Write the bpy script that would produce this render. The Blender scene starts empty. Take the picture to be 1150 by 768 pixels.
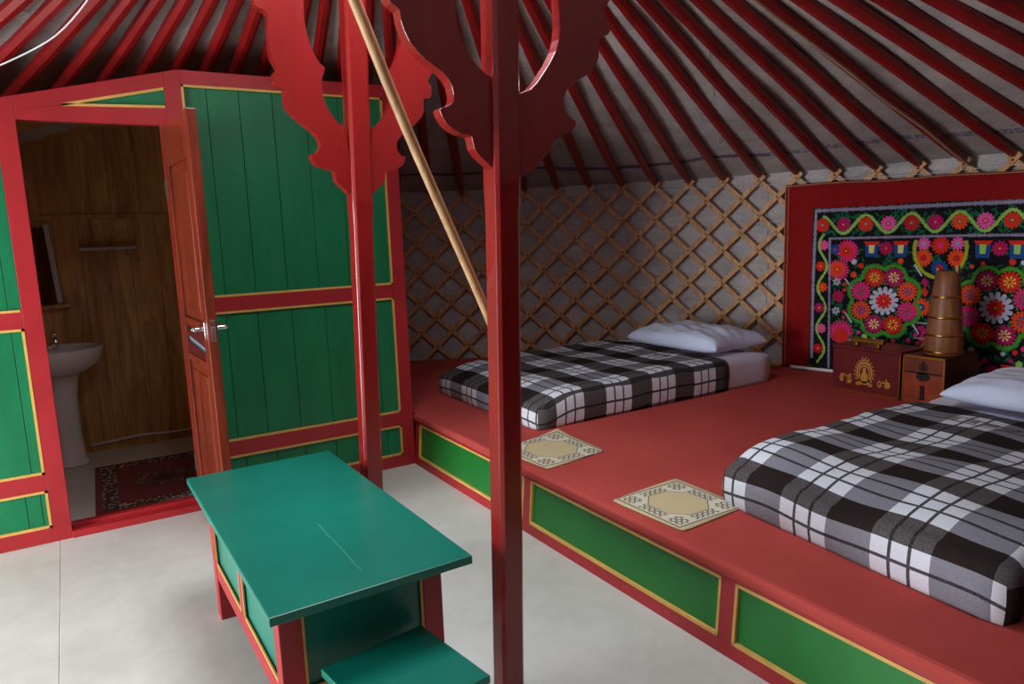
import bpy, math, random
from mathutils import Vector, Matrix
random.seed(7)
PI = math.pi
COL = bpy.context.scene.collection

# ------------------------------------------------------------------ helpers
def srgb(r, g, b):
    def f(c):
        c /= 255.0
        return c/12.92 if c <= .04045 else ((c+.055)/1.055)**2.4
    return (f(r), f(g), f(b), 1)

class MB:
    def __init__(s):
        s.v = []; s.f = []; s.mi = []; s.uv = None
    def add(s, vs, fs, m=0):
        b = len(s.v); s.v += [tuple(p) for p in vs]
        for f in fs:
            s.f.append(tuple(b+i for i in f)); s.mi.append(m)
    def box(s, x0, x1, y0, y1, z0, z1, m=0):
        vs = [(x0,y0,z0),(x1,y0,z0),(x1,y1,z0),(x0,y1,z0),(x0,y0,z1),(x1,y0,z1),(x1,y1,z1),(x0,y1,z1)]
        s.add(vs, [(0,3,2,1),(4,5,6,7),(0,1,5,4),(1,2,6,5),(2,3,7,6),(3,0,4,7)], m)
    def beam(s, a, b, w, h, up=(0,0,1), m=0, w2=None, h2=None):
        a = Vector(a); b = Vector(b); d = (b-a).normalized(); up = Vector(up)
        sx = d.cross(up).normalized(); u = sx.cross(d).normalized()
        w2 = w if w2 is None else w2; h2 = h if h2 is None else h2
        vs = []
        for p, ww, hh in ((a, w, h), (b, w2, h2)):
            for i, j in ((-1,-1),(1,-1),(1,1),(-1,1)):
                vs.append(p+sx*i*ww/2+u*j*hh/2)
        s.add(vs, [(0,3,2,1),(4,5,6,7),(0,1,5,4),(1,2,6,5),(2,3,7,6),(3,0,4,7)], m)
    def prism(s, poly, y0, y1, m=0):
        """poly of (x,z), extruded along y"""
        n = len(poly)
        vs = [(x, y0, z) for x, z in poly]+[(x, y1, z) for x, z in poly]
        s.add(vs, [tuple(range(n)), tuple(range(2*n-1, n-1, -1))]+[(i, n+i, n+(i+1) % n, (i+1) % n) for i in range(n)], m)
    def slab(s, poly, z0, z1, m=0):
        n = len(poly)
        vs = [(x, y, z0) for x, y in poly]+[(x, y, z1) for x, y in poly]
        s.add(vs, [tuple(range(n-1, -1, -1)), tuple(range(n, 2*n))]+[(i, (i+1) % n, n+(i+1) % n, n+i) for i in range(n)], m)
    def tube(s, pts, r, n=10, m=0, r1=None, cap=True):
        pts = [Vector(p) for p in pts]; N = len(pts); b = len(s.v)
        prev = None
        for i, p in enumerate(pts):
            t = (pts[min(i+1, N-1)]-pts[max(i-1, 0)]).normalized()
            if prev is None:
                a = Vector((0,0,1)) if abs(t.z) < .9 else Vector((1,0,0))
                x = t.cross(a).normalized()
            else:
                x = (prev-t*prev.dot(t)).normalized()
            prev = x; y = t.cross(x)
            rr = r if r1 is None else r+(r1-r)*i/(N-1)
            for k in range(n):
                a = 2*PI*k/n
                s.v.append(tuple(p+x*math.cos(a)*rr+y*math.sin(a)*rr))
        for i in range(N-1):
            for k in range(n):
                s.f.append((b+i*n+k, b+i*n+(k+1) % n, b+(i+1)*n+(k+1) % n, b+(i+1)*n+k)); s.mi.append(m)
        if cap:
            s.f.append(tuple(b+k for k in range(n-1, -1, -1))); s.mi.append(m)
            s.f.append(tuple(b+(N-1)*n+k for k in range(n))); s.mi.append(m)
    def lathe(s, prof, n=40, c=(0,0,0), sx=1, sy=1, m=0):
        b = len(s.v); N = len(prof)
        for r, z in prof:
            for k in range(n):
                a = 2*PI*k/n
                s.v.append((c[0]+r*math.cos(a)*sx, c[1]+r*math.sin(a)*sy, c[2]+z))
        for i in range(N-1):
            for k in range(n):
                s.f.append((b+i*n+k, b+i*n+(k+1) % n, b+(i+1)*n+(k+1) % n, b+(i+1)*n+k)); s.mi.append(m)
        s.f.append(tuple(b+k for k in range(n-1, -1, -1))); s.mi.append(m)
        s.f.append(tuple(b+(N-1)*n+k for k in range(n))); s.mi.append(m)
    def build(s, name, mats, parent=None, loc=None, bevel=0, smooth=False, seg=2, subsurf=0):
        me = bpy.data.meshes.new(name); me.from_pydata(s.v, [], s.f)
        if not isinstance(mats, (list, tuple)): mats = [mats]
        for m in mats: me.materials.append(m)
        if any(s.mi):
            me.polygons.foreach_set('material_index', s.mi)
        if smooth: me.polygons.foreach_set('use_smooth', [True]*len(s.f))
        me.update()
        o = bpy.data.objects.new(name, me); COL.objects.link(o)
        if parent is not None: o.parent = parent
        if loc is not None: o.location = loc
        if bevel:
            b = o.modifiers.new('bevel', 'BEVEL'); b.width = bevel; b.segments = seg; b.limit_method = 'ANGLE'; b.angle_limit = math.radians(35)
            b.harden_normals = False
        if subsurf:
            q = o.modifiers.new('sub', 'SUBSURF'); q.levels = subsurf; q.render_levels = subsurf
        return o

def empty(name, loc=(0,0,0), rz=0):
    o = bpy.data.objects.new(name, None); COL.objects.link(o); o.location = loc; o.rotation_euler = (0,0,rz)
    return o
def tag(o, label=None, cat=None, group=None, kind=None):
    if label: o['label'] = label
    if cat: o['category'] = cat
    if group: o['group'] = group
    if kind: o['kind'] = kind
    return o

# ------------------------------------------------------------------ materials
def mat(name, col, rough=.5, spec=.5, metal=0, coat=0, sheen=0):
    m = bpy.data.materials.new(name); m.use_nodes = True
    b = m.node_tree.nodes['Principled BSDF']
    b.inputs['Base Color'].default_value = col
    b.inputs['Roughness'].default_value = rough
    b.inputs['Specular IOR Level'].default_value = spec
    b.inputs['Metallic'].default_value = metal
    b.inputs['Coat Weight'].default_value = coat
    b.inputs['Coat Roughness'].default_value = .15
    if sheen:
        b.inputs['Sheen Weight'].default_value = sheen
        b.inputs['Sheen Roughness'].default_value = .5
    return m
class NT:
    def __init__(s, m): s.m = m; s.t = m.node_tree; s.b = s.t.nodes['Principled BSDF']
    def n(s, typ, **kw):
        q = s.t.nodes.new(typ)
        for k, v in kw.items():
            if k.startswith('_'): q.inputs[k[1:].replace('_', ' ')].default_value = v
            else: setattr(q, k, v)
        return q
    def l(s, a, b): s.t.links.new(a, b)
    def coord(s, kind='Object', scale=(1,1,1), rot=(0,0,0)):
        c = s.n('ShaderNodeTexCoord'); mp = s.n('ShaderNodeMapping')
        mp.inputs['Scale'].default_value = scale; mp.inputs['Rotation'].default_value = rot
        s.l(c.outputs[kind], mp.inputs['Vector']); return mp.outputs['Vector']
    def noise(s, vec, scale=5, detail=4, rough=.5, dist=0):
        q = s.n('ShaderNodeTexNoise'); q.inputs['Scale'].default_value = scale; q.inputs['Detail'].default_value = detail
        q.inputs['Roughness'].default_value = rough; q.inputs['Distortion'].default_value = dist
        s.l(vec, q.inputs['Vector']); return q.outputs['Fac']
    def ramp(s, fac, stops):
        r = s.n('ShaderNodeValToRGB'); e = r.color_ramp.elements
        e[0].position = stops[0][0]; e[0].color = stops[0][1]; e[1].position = stops[-1][0]; e[1].color = stops[-1][1]
        for p, c in stops[1:-1]:
            k = e.new(p); k.color = c
        s.l(fac, r.inputs['Fac']); return r.outputs['Color']
    def bump(s, h, strength=.3, dist=.01):
        q = s.n('ShaderNodeBump'); q.inputs['Strength'].default_value = strength; q.inputs['Distance'].default_value = dist
        s.l(h, q.inputs['Height']); s.l(q.outputs['Normal'], s.b.inputs['Normal'])
    def math(s, op, a, b=None, c=None):
        q = s.n('ShaderNodeMath', operation=op)
        for i, x in enumerate((a, b, c)):
            if x is None: continue
            if isinstance(x, (int, float)): q.inputs[i].default_value = x
            else: s.l(x, q.inputs[i])
        return q.outputs[0]
    def mix(s, f, a, b, mode='MIX'):
        q = s.n('ShaderNodeMix', data_type='RGBA', blend_type=mode)
        for i, x in ((0, f), (6, a), (7, b)):
            if isinstance(x, (int, float)): q.inputs[i].default_value = x
            elif isinstance(x, tuple): q.inputs[i].default_value = x
            else: s.l(x, q.inputs[i])
        return q.outputs[2]

def scale_c(c, k): return (c[0]*k, c[1]*k, c[2]*k, 1)
def paint(name, c, rough=.32, var=.25, scale=6, stretch=(1,1,1), coat=.0, spec=.5, bump=.08):
    """brushed household paint: slight colour drift and brush marks"""
    m = mat(name, c, rough, spec, coat=coat); t = NT(m)
    v = t.coord('Object', stretch)
    f = t.noise(v, scale, 5, .6, .3)
    t.l(t.ramp(f, [(.3, scale_c(c, 1-var)), (.7, scale_c(c, 1+var*.6))]), t.b.inputs['Base Color'])
    g = t.noise(v, scale*2.2, 3)
    t.l(t.math('MULTIPLY_ADD', g, .16, rough-.08), t.b.inputs['Roughness'])
    t.bump(g, bump, .004)
    return m
def wood(name, c1, c2, rough=.45, scale=3, axis='z', coat=0, knots=True):
    m = mat(name, c1, rough, coat=coat); t = NT(m)
    st = {'z': (9,9,.9), 'x': (.9,9,9), 'y': (9,.9,9)}[axis]
    v = t.coord('Object', st)
    f = t.noise(v, scale, 6, .6, 1.2)
    g = t.noise(v, scale*6, 4, .6, .2)
    h = t.math('ADD', t.math('MULTIPLY', f, .75), t.math('MULTIPLY', g, .25))
    col = t.ramp(h, [(.35, c2), (.62, c1)])
    if knots:
        kv = t.coord('Object', {'z': (3.4,3.4,1.9), 'x': (1.9,3.4,3.4), 'y': (3.4,1.9,3.4)}[axis])
        w = t.n('ShaderNodeTexVoronoi'); w.inputs['Scale'].default_value = 1.6; t.l(kv, w.inputs['Vector'])
        k = t.ramp(w.outputs['Distance'], [(.03, (1,1,1,1)), (.1, (0,0,0,1))])
        col = t.mix(t.math('MULTIPLY', k, .75), col, scale_c(c2, .35))
    t.l(col, t.b.inputs['Base Color']); t.bump(h, .15, .003)
    return m
def cloth(name, c, rough=.9, var=.2, scale=60, sheen=.2, bump=.4):
    m = mat(name, c, rough, .2, sheen=sheen); t = NT(m)
    v = t.coord('Object'); f = t.noise(v, scale, 4, .7); g = t.noise(v, 3, 4, .6)
    h = t.math('ADD', t.math('MULTIPLY', f, .6), t.math('MULTIPLY', g, .4))
    t.l(t.ramp(h, [(.35, scale_c(c, 1-var)), (.65, scale_c(c, 1+var))]), t.b.inputs['Base Color'])
    t.bump(f, bump, .003)
    return m

RED = srgb(168, 34, 34)
M = {}
M['red_post'] = paint('red_gloss_paint', srgb(142,26,26), .26, .2, 5, (1,1,.25), coat=.45)
M['red_frame'] = paint('red_frame_paint', srgb(172,36,42), .42, .15, 4)
M['red_pole'] = paint('red_pole_paint', srgb(132,15,17), .38, .3, 7, bump=.15)
M['green_panel'] = paint('green_board_paint', srgb(8,120,74), .42, .22, 5, (1.5,1.5,.4))
M['green_platform'] = paint('green_platform_paint', srgb(22,120,44), .42, .18, 3)
M['teal'] = paint('teal_table_paint', srgb(10,122,104), .36, .16, 2.2, coat=.08, bump=.03)
M['gold'] = paint('gold_line_paint', srgb(222,176,92), .5, .15, 9)
M['door_wood'] = wood('varnished_door_wood', srgb(136,52,30), srgb(88,32,19), .32, 2.2, coat=.4, knots=False)
M['bath_wood'] = wood('pine_boarding', srgb(214,166,100), srgb(150,104,56), .5, 1.4)
M['lath'] = wood('lattice_wood', srgb(222,170,114), srgb(168,118,74), .6, 4, knots=False)
M['lath_back'] = wood('lattice_wood_rear', srgb(220,170,116), srgb(166,118,76), .6, 4, knots=False)
M['stick'] = wood('peeled_stick_wood', srgb(214,172,122), srgb(160,112,72), .5, 2, knots=False)
M['chrome'] = mat('chrome', (.8,.8,.82,1), .18, metal=1)
M['brass'] = mat('brass', srgb(190,140,60), .3, metal=1)
M['iron'] = mat('dark_iron', srgb(50,44,42), .45, metal=.8)
M['china'] = mat('white_china', srgb(225,225,232), .12, coat=.5)
M['white_plastic'] = mat('white_plastic', srgb(220,220,225), .4)
M['rope'] = cloth('cord_fibre', srgb(150,120,92), .9, .3, 150)
M['white_cord'] = cloth('white_cord_fibre', srgb(205,205,210), .9, .1, 150)
M['dark'] = mat('dark_void', (.01,.01,.01,1), .9)
M['seam'] = mat('dark_gap', srgb(18,30,24), .9)

# felt with wrinkles, and a printed purple/blue line on the roof sheet
def felt(name, line=False):
    c = srgb(158,149,146) if line else srgb(182,176,176)
    m = mat(name, c, .95, .1, sheen=.15); t = NT(m)
    v = t.coord('Object')
    f = t.noise(v, 2.2, 6, .65, .6); g = t.noise(v, 90, 3, .7); h = t.noise(t.coord('Object', (1,1,5)), 3, 5, .6, .8)
    k = t.math('ADD', t.math('MULTIPLY', f, .4), t.math('ADD', t.math('MULTIPLY', g, .35), t.math('MULTIPLY', h, .25)))
    col = t.ramp(k, [(.34, scale_c(c, .5)), (.5, c), (.64, scale_c(c, 1.38))])
    if line:
        geo = t.n('ShaderNodeNewGeometry'); sp = t.n('ShaderNodeSeparateXYZ'); t.l(geo.outputs['Position'], sp.inputs[0])
        wob = t.noise(v, 1.3, 2)
        z = t.math('ADD', sp.outputs['Z'], t.math('MULTIPLY', wob, .10))
        d = t.math('ABSOLUTE', t.math('SUBTRACT', z, 1.877))
        band = t.math('LESS_THAN', d, .0085)
        # left of the hanging the line is solid violet; above it a broken blue dash
        side = t.math('GREATER_THAN', sp.outputs['Y'], 3.35)
        dash = t.math('GREATER_THAN', t.noise(v, 45, 2), .47)
        wide = t.math('LESS_THAN', d, .011)
        a = t.math('MULTIPLY', band, side)
        b = t.math('MULTIPLY', t.math('MULTIPLY', wide, dash), t.math('SUBTRACT', 1, side))
        col = t.mix(t.math('MULTIPLY', a, .9), col, srgb(74,48,96))
        col = t.mix(t.math('MULTIPLY', b, .75), col, srgb(58,54,110))
    t.l(col, t.b.inputs['Base Color'])
    t.bump(t.math('ADD', t.math('MULTIPLY', g, .15), t.math('ADD', f, h)), .5, .02)
    return m
M['felt'] = felt('grey_felt'); M['felt_roof'] = felt('grey_roof_felt', True)

def floor_mat():
    c = srgb(206,204,194)
    m = mat('cream_vinyl', c, .5, .5); t = NT(m)
    v = t.coord('Object'); f = t.noise(v, 1.6, 4, .55); g = t.noise(v, 14, 4, .6)
    k = t.math('ADD', t.math('MULTIPLY', f, .7), t.math('MULTIPLY', g, .3))
    t.l(t.ramp(k, [(.3, srgb(192,192,184)), (.7, srgb(220,221,216))]), t.b.inputs['Base Color'])
    t.l(t.math('MULTIPLY_ADD', g, .2, .36), t.b.inputs['Roughness'])
    t.bump(f, .35, .03)
    return m
M['floor'] = floor_mat()

# ------------------------------------------------------------------ the round tent shell
CX, CY, R = .95, 2.2, 3.70
TAN = .3346
HZ = 1.668          # height of the lattice heads
def P(theta_deg, r, z):
    a = math.radians(theta_deg); return (CX+r*math.cos(a), CY+r*math.sin(a), z)
# floor: two vinyl sheets meeting in a seam
def circle_poly(r, xmin=None, xmax=None, n=120):
    pts = []
    for k in range(n):
        a = 2*PI*k/n; x, y = CX+r*math.cos(a), CY+r*math.sin(a)
        pts.append((x, y))
    def clip(pts, side, val):
        out = []
        for i in range(len(pts)):
            p, q = pts[i], pts[(i+1) % len(pts)]
            pi = (p[0] >= val) if side > 0 else (p[0] <= val); qi = (q[0] >= val) if side > 0 else (q[0] <= val)
            if pi: out.append(p)
            if pi != qi:
                t = (val-p[0])/(q[0]-p[0]); out.append((val, p[1]+t*(q[1]-p[1])))
        return out
    if xmin is not None: pts = clip(pts, 1, xmin)
    if xmax is not None: pts = clip(pts, -1, xmax)
    return pts
b = MB()
b.slab(circle_poly(3.86, xmin=-.170), -.06, 0)
b.slab(circle_poly(3.86, xmax=-.172), -.06, -.0015)
tag(b.build('floor', M['floor'], bevel=.001), 'cream vinyl floor sheets', 'floor', kind='structure')

# felt wall with the entrance gap on the left (-x)
DOOR_A = (164.0, 182.5)     # degrees, gap of the entrance
def cyl_wall(b, r0, r1, z0, z1, a0, a1, n):
    vs = []; fs = []
    for i in range(n+1):
        a = a0+(a1-a0)*i/n
        for r, z in ((r0, z0), (r0, z1), (r1, z1), (r1, z0)): vs.append(P(a, r, z))
    for i in range(n):
        for k in range(4):
            fs.append((i*4+k, i*4+(k+1) % 4, (i+1)*4+(k+1) % 4, (i+1)*4+k))
    fs.append((3,2,1,0)); fs.append(tuple(n*4+k for k in range(4)))
    b.add(vs, fs)
b = MB(); cyl_wall(b, R+.035, R+.08, -.05, 1.78, DOOR_A[1]-360, DOOR_A[0], 150)
cyl_wall(b, R+.035, R+.08, 1.62, 1.78, DOOR_A[0], DOOR_A[1], 8)
tag(b.build('wall_round', M['felt'], smooth=False), 'round grey felt wall behind the wooden lattice', 'wall', kind='structure')

# added dark cloth on the unseen wall behind the viewer to cut bounced light
b = MB(); cyl_wall(b, R+.015, R+.028, .0, 1.70, 196, 318, 60)
tag(b.build('added_shade_cloth', cloth('maroon_shade_cloth', srgb(58,22,24), .95, .15, 60)), 'added unseen dark maroon cloth that cuts bounced light, on the wall opposite the washroom', 'wall', kind='structure')

def ztop(x): return 2.194 if x >= .551 else 2.194-(.551-x)*.241      # top edge of the partition
# felt roof: cone with  the crown opening
RING = .72
b = MB(); n = 176; rows = 30; vs = []; fs = []
for i in range(rows+1):
    r = R+.10+(RING-.02-R-.10)*i/rows
    for k in range(n):
        a = 360*k/n+1.2
        z = HZ+.03+(R-r)*TAN+.062
        z += .012*math.sin(k*.7+i*.43)*math.sin(i/rows*PI)
        vs.append(P(a, r, z))
for i in range(rows):
    for k in range(n):
        q = (i*n+k, (i+1)*n+k, (i+1)*n+(k+1) % n, i*n+(k+1) % n)
        # no felt where the washroom passes through the roof
        if all(-.50 < vs[j][0] < 1.64 and vs[j][1] > 3.97 and vs[j][2] < ztop(vs[j][0])-.01 for j in q): continue
        fs.append(q)
b.add(vs, fs)
o = b.build('ceiling', M['felt_roof'], smooth=True)
sd = o.modifiers.new('thick', 'SOLIDIFY'); sd.thickness = .03; sd.offset = 1
tag(o, 'grey felt roof sheet above the red poles', 'ceiling', kind='structure')

# crown ring the poles run up to
ZR = HZ+.03+(R-RING)*TAN
b = MB(); vs = []; n = 96
for k in range(n):
    for r, z in ((RING-.08, ZR-.04), (RING, ZR-.04), (RING, ZR+.08), (RING-.08, ZR+.08)): vs.append(P(360*k/n, r, z))
b.add(vs, [(k*4+j, k*4+(j+1) % 4, ((k+1) % n)*4+(j+1) % 4, ((k+1) % n)*4+j) for k in range(n) for j in range(4)])
for a in (0, 45, 90, 135):
    pts = [Vector(P(a, (RING-.05)*math.cos(t), ZR+.03+.16*math.sin(t))) for t in [PI*i/12 for i in range(13)]]
    for i in range(12): b.beam(pts[i], pts[i+1], .035, .03)
crown = b.build('crown_ring', M['red_post'], bevel=.004)
tag(crown, 'red wooden crown ring at the top of the tent, above the two posts', 'crown ring')

# ------------------------------------------------------------------ roof poles
def th(k): return 50.714-4.107*k
jit = {k: (random.uniform(-.35,.35), random.uniform(-.008,.008)) for k in range(-40, 40)}
def pole_mesh(name, k):
    a = th(k); da, dz = jit[k]
    b = MB()
    lo = Vector(P(a, R-.012, HZ+.026)); hi = Vector(P(a+da, RING+.005, ZR+.02+dz))
    # poles over the washroom end on top of its ceiling
    for i in range(400):
        p = hi+(lo-hi)*(i/399)
        if -.56 < p.x < 1.68 and p.y > 3.86 and p.z < ztop(p.x)+.028:
            lo = p; break
    d = hi-lo
    # eight-sided stick with a slimmer foot
    secs = [(0, .016), (.012, .022), (.05, .028), (.3, .031), (.7, .031), (1, .029)]
    t = d.normalized(); x = t.cross(Vector((0,0,1))).normalized(); u = x.cross(t)
    vs = []; m = 8
    for s, r in secs:
        p = lo+d*s + u*(.006*math.sin(s*PI+k))
        for j in range(m):
            q = 2*PI*(j+.5)/m; c, sn = math.cos(q), math.sin(q)
            f = 1/max(abs(c), abs(sn))**.55
            vs.append(p+x*c*r*f+u*sn*r*f)
    fs = [(i*m+j, i*m+(j+1) % m, (i+1)*m+(j+1) % m, (i+1)*m+j) for i in range(len(secs)-1) for j in range(m)]
    fs += [tuple(range(m-1,-1,-1)), tuple((len(secs)-1)*m+j for j in range(m))]
    b.add(vs, fs)
    return b.build(name, M['red_pole'], smooth=False, bevel=.002)
ORD = ['first','second','third','fourth','fifth','sixth','seventh','eighth','ninth','tenth','eleventh','twelfth','thirteenth','fourteenth','fifteenth','sixteenth','seventeenth','eighteenth','nineteenth','twentieth','twenty-first','twenty-second']
K0, K1 = -25, 18
for k in range(K0, K1+1):
    o = pole_mesh('roof_pole', k)
    if k >= 14: lab = f'red roof pole crossing the upper right corner, {ORD[k-14]} past the feet on the hanging'
    elif k == 12: lab = 'red roof pole with a brown cord along it, foot above the red wall hanging'
    elif k >= 8: lab = f'red roof pole with foot over the red hanging, {ORD[k-8]} from its left corner'
    elif k >= 0: lab = f'red roof pole resting on the wooden lattice, {ORD[7-k]} left of the red hanging'
    elif k >= -4: lab = f'red roof pole over the shaded lattice beside the green partition, {ORD[k+4]} from it'
    else: lab = f'red roof pole above the green partition, {ORD[-5-k]} leftward from its right end'
    tag(o, lab, 'roof pole', 'red roof poles fanning up to the crown')

# ------------------------------------------------------------------ lattice of laths round the wall
lat = empty('lattice_wall', P(30, R, 0))
tag(lat, 'folding lattice of crossed pale wooden laths standing against the grey felt wall', 'lattice')
L0 = Vector(lat.location)
DZ = .250; DA = 4.107
def lath(k, sgn):
    """from head k downwards; sgn=+1 leans toward larger angle, -1 toward smaller"""
    b = MB(); r = R-.006 if sgn < 0 else R-.020
    z_top = HZ+.035; z_bot = .08; a_head = th(k)
    n = 26; vs = []
    wob = random.uniform(-.12,.12)
    slope = DZ/(math.radians(DA)*R)          # dz per arc length
    L = math.sqrt(1+slope*slope); w = .0165
    for i in range(n+1):
        z = z_top+(z_bot-z_top)*i/n
        da = sgn*(HZ-z)/DZ*DA + wob*math.sin(i/n*PI)
        # cross-section in wall plane: perpendicular to lath direction
        ex = sgn*slope/L*w; ez = 1/L*w
        for rr in (r, r-.011):
            for e in (-1, 1):
                vs.append(Vector(P(a_head+da+e*math.degrees(ex/R), rr, z+e*ez))-L0)
    fs = []
    for i in range(n):
        q = i*4; p = q+4
        fs += [(q,q+1,p+1,p), (q+2,p+2,p+3,q+3), (q,p,p+2,q+2), (q+1,q+3,p+3,p+1)]
    fs += [(0,2,3,1), (n*4,n*4+1,n*4+3,n*4+2)]
    b.add(vs, fs)
    return b.build('lath', M['lath'] if sgn > 0 else M['lath_back'], parent=lat)
for k in range(-8, 19):
    lath(k, -1)
for k in range(-6, 24):
    lath(k, 1)
b = MB()
for k in range(-14, 30):
    for j in range(0, 11):
        a = th(k)+(DA/2 if j % 2 else 0); z = HZ-j*DZ/2
        if z < .2 or a < -25 or a > 84: continue
        c = Vector(P(a, R-.032, z))-L0; rad = Vector((math.cos(math.radians(a)), math.sin(math.radians(a)), 0))
        b.beam(c+rad*.008, c-rad*.003, .012, .012)
tag(b.build('rawhide_knots', M['iron'], parent=lat), 'small dark knots where the laths cross', kind='stuff')

# cords round the wall
def arc_cord(name, label, zf, a0, a1, r, rad, m, n=60):
    b = MB(); pts = [Vector(P(a0+(a1-a0)*i/n, r, zf(i/n)))-L0 for i in range(n+1)]
    b.tube(pts, rad, 6)
    return tag(b.build(name, m, parent=lat, smooth=True), label)
arc_cord('white_cord', 'thin white cord strung along the wall just under the lattice heads', lambda t: 1.635+.004*math.sin(t*40), 84, -20, R-.036, .0022, M['white_cord'])
arc_cord('white_cord', 'thin white cord strung along the wall one diamond lower than the top cord', lambda t: 1.375+.012*math.sin(t*9), 84, -20, R+.002, .0022, M['white_cord'])
b = MB(); av = 21.2
b.tube([P(av+.1*math.sin(i), R+.012, 1.64-.115*i) for i in range(13)], .0022, 6)
tag(b.build('hanging_cord', M['white_cord'], smooth=True), 'white cord hanging straight down behind the lattice near the red hanging', 'cord')

# brown cord along one roof pole, white cable at upper left, loose threads
def on_roof(x, y, off):
    r = math.hypot(x-CX, y-CY); return (x, y, HZ+.03+(R-r)*TAN+off)
def roofpt(a, r, off=-.035): return P(a, r, HZ+.03+(R-r)*TAN+off)
b = MB(); a12 = th(12)
b.tube([roofpt(a12-.55-.9*(i/24)**2*.9+.05*math.sin(i*1.1), R-.02-(R-.9)*i/24, -.045-.004*math.sin(i*.9)) for i in range(25)], .0085, 8)
tag(b.build('twisted_cord', M['rope'], smooth=True), 'brown twisted cord running down along a roof pole to the red hanging', 'cord')

# ------------------------------------------------------------------ partition wall with door
PY = 3.878
part = empty('wall_partition', (0, PY, 0)); tag(part, 'green boarded partition in a red frame with gold lines', 'wall', kind='structure')
def ztop(x): return 2.194 if x >= .551 else 2.194-(.551-x)*.241
b = MB(); y0, y1 = 0, .05
XL, XR = -1.55, 1.665
def fr(x0, x1, z0, z1): b.box(x0, x1, y0, y1, z0, z1)
# stiles
b.prism([(XL,0),(XL+.08,0),(XL+.08,ztop(XL+.08)),(XL,ztop(XL))], y0, y1)
b.prism([(-.195,0),(-.119,0),(-.119,ztop(-.119)),(-.195,ztop(-.195))], y0, y1)
b.box(.455, .562, y0, y1, 0, 1.932)
b.prism([(.490,1.932),(.562,1.932),(.562,2.194),(.551,2.194),(.490,ztop(.49))], y0, y1)
b.box(1.588, XR, y0, y1, 0, 2.194)
# rails right
for z0, z1 in ((0,.072),(.253,.332),(1.016,1.091),(2.127,2.194)): b.box(.562, 1.588, y0, y1, z0, z1)
# rails left
for z0, z1 in ((0,.072),(.253,.332),(1.016,1.091)): b.box(XL+.08, -.195, y0, y1, z0, z1)
b.prism([(XL+.08,ztop(XL+.08)-.14),(-.195,ztop(-.195)-.14),(-.195,ztop(-.195)),(XL+.08,ztop(XL+.08))], y0, y1)
# header over the door, with the triangular panel cut out
b.prism([(-.119,1.932),(.490,1.932),(.490,2.014),(.045,2.000),(-.119,1.972)], y0, y1)
b.prism([(-.119,1.972),(.045,2.000),(.490,2.107),(.490,ztop(.49)),(-.119,ztop(-.119))], y0, y1)
b.build('frame', M['red_frame'], parent=part, bevel=.0015)
# gold lines as thin raised strips
g = MB()
def gold_rect(x0, x1, z0, z1, y=-.0015, w=.011):
    g.box(x0, x1, y, y+.012, z0, z0+w); g.box(x0, x1, y, y+.012, z1-w, z1)
    g.box(x0, x0+w, y, y+.012, z0, z1); g.box(x1-w, x1, y, y+.012, z0, z1)
for z0, z1 in ((.072,.253),(.332,1.016),(1.091,2.127)): gold_rect(.562, 1.588, z0, z1)
for z0, z1 in ((.072,.253),(.332,1.016)): gold_rect(XL+.08, -.195, z0, z1)
def gold_poly(pts, w=.011, y=-.0015):
    for i in range(len(pts)):
        a, c = pts[i], pts[(i+1) % len(pts)]
        g.beam((a[0], y+.006, a[1]), (c[0], y+.006, c[1]), .012, w, up=(0,1,0) if False else (0,0,1))
zl, zr = ztop(XL+.08)-.145, ztop(-.195)-.145
gold_poly([(XL+.086,1.097),(-.2,1.097),(-.2,zr),(XL+.086,zl)])
gold_poly([(.062,2.004),(.485,2.018),(.485,2.101)], .012)
g.build('gold_line', M['gold'], parent=part)
# green boards
def boards(name, x0, x1, z0, ztf, edges):
    b = MB(); xs = [x0]+edges+[x1]
    for i in range(len(xs)-1):
        a, c = xs[i]+.0013, xs[i+1]-.0013
        d = .010+random.uniform(0, .002)
        b.prism([(a,z0),(c,z0),(c,ztf(c)),(a,ztf(a))], d, .03)
    b.box(x0, x1, .030, .034, z0, min(ztf(x0), ztf(x1)), 1)
    return b.build(name, [M['green_panel'], M['seam']], parent=part, bevel=.0008)
boards('upper_panel', .562, 1.588, 1.091, lambda x: 2.127, [.675,.827,.991,1.162,1.337,1.47])
boards('middle_panel', .562, 1.588, .332, lambda x: 1.016, [.668,.824,1.002,1.184,1.35,1.48])
boards('lower_panel', .562, 1.588, .072, lambda x: .253, [.70,.86,1.02,1.19,1.36,1.5])
el = [-1.3,-1.12,-.95,-.78,-.60,-.43,-.245]
boards('lower_panel', XL+.08, -.195, .072, lambda x: .253, [-1.3,-1.12,-.95,-.78,-.60,-.44,-.283,-.225])
boards('middle_panel', XL+.08, -.195, .332, lambda x: 1.016, el)
boards('upper_panel', XL+.08, -.195, 1.091, lambda x: ztop(x)-.14, el)
b = MB(); b.prism([(.045,2.0),(.49,2.014),(.49,2.107)], .01, .03)
b.build('gable_panel', M['green_panel'], parent=part)
# back skin of the partition seen from the washroom
b = MB()
b.box(XL, -.125, .052, .062, 0, 1.68); b.box(.47, XR, .052, .062, 0, 2.17); b.box(-.125, .47, .052, .062, 1.945, 2.02)
b.build('back_boarding', M['bath_wood'], parent=part)
# threshold
b = MB(); b.box(-.119, .455, 3.868, 3.93, 0, .035); b.box(-.119, .455, 3.93, 3.975, 0, .052)
tag(b.build('trim_1', M['red_frame'], bevel=.004), 'red painted door threshold', 'threshold', kind='structure')

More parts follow.
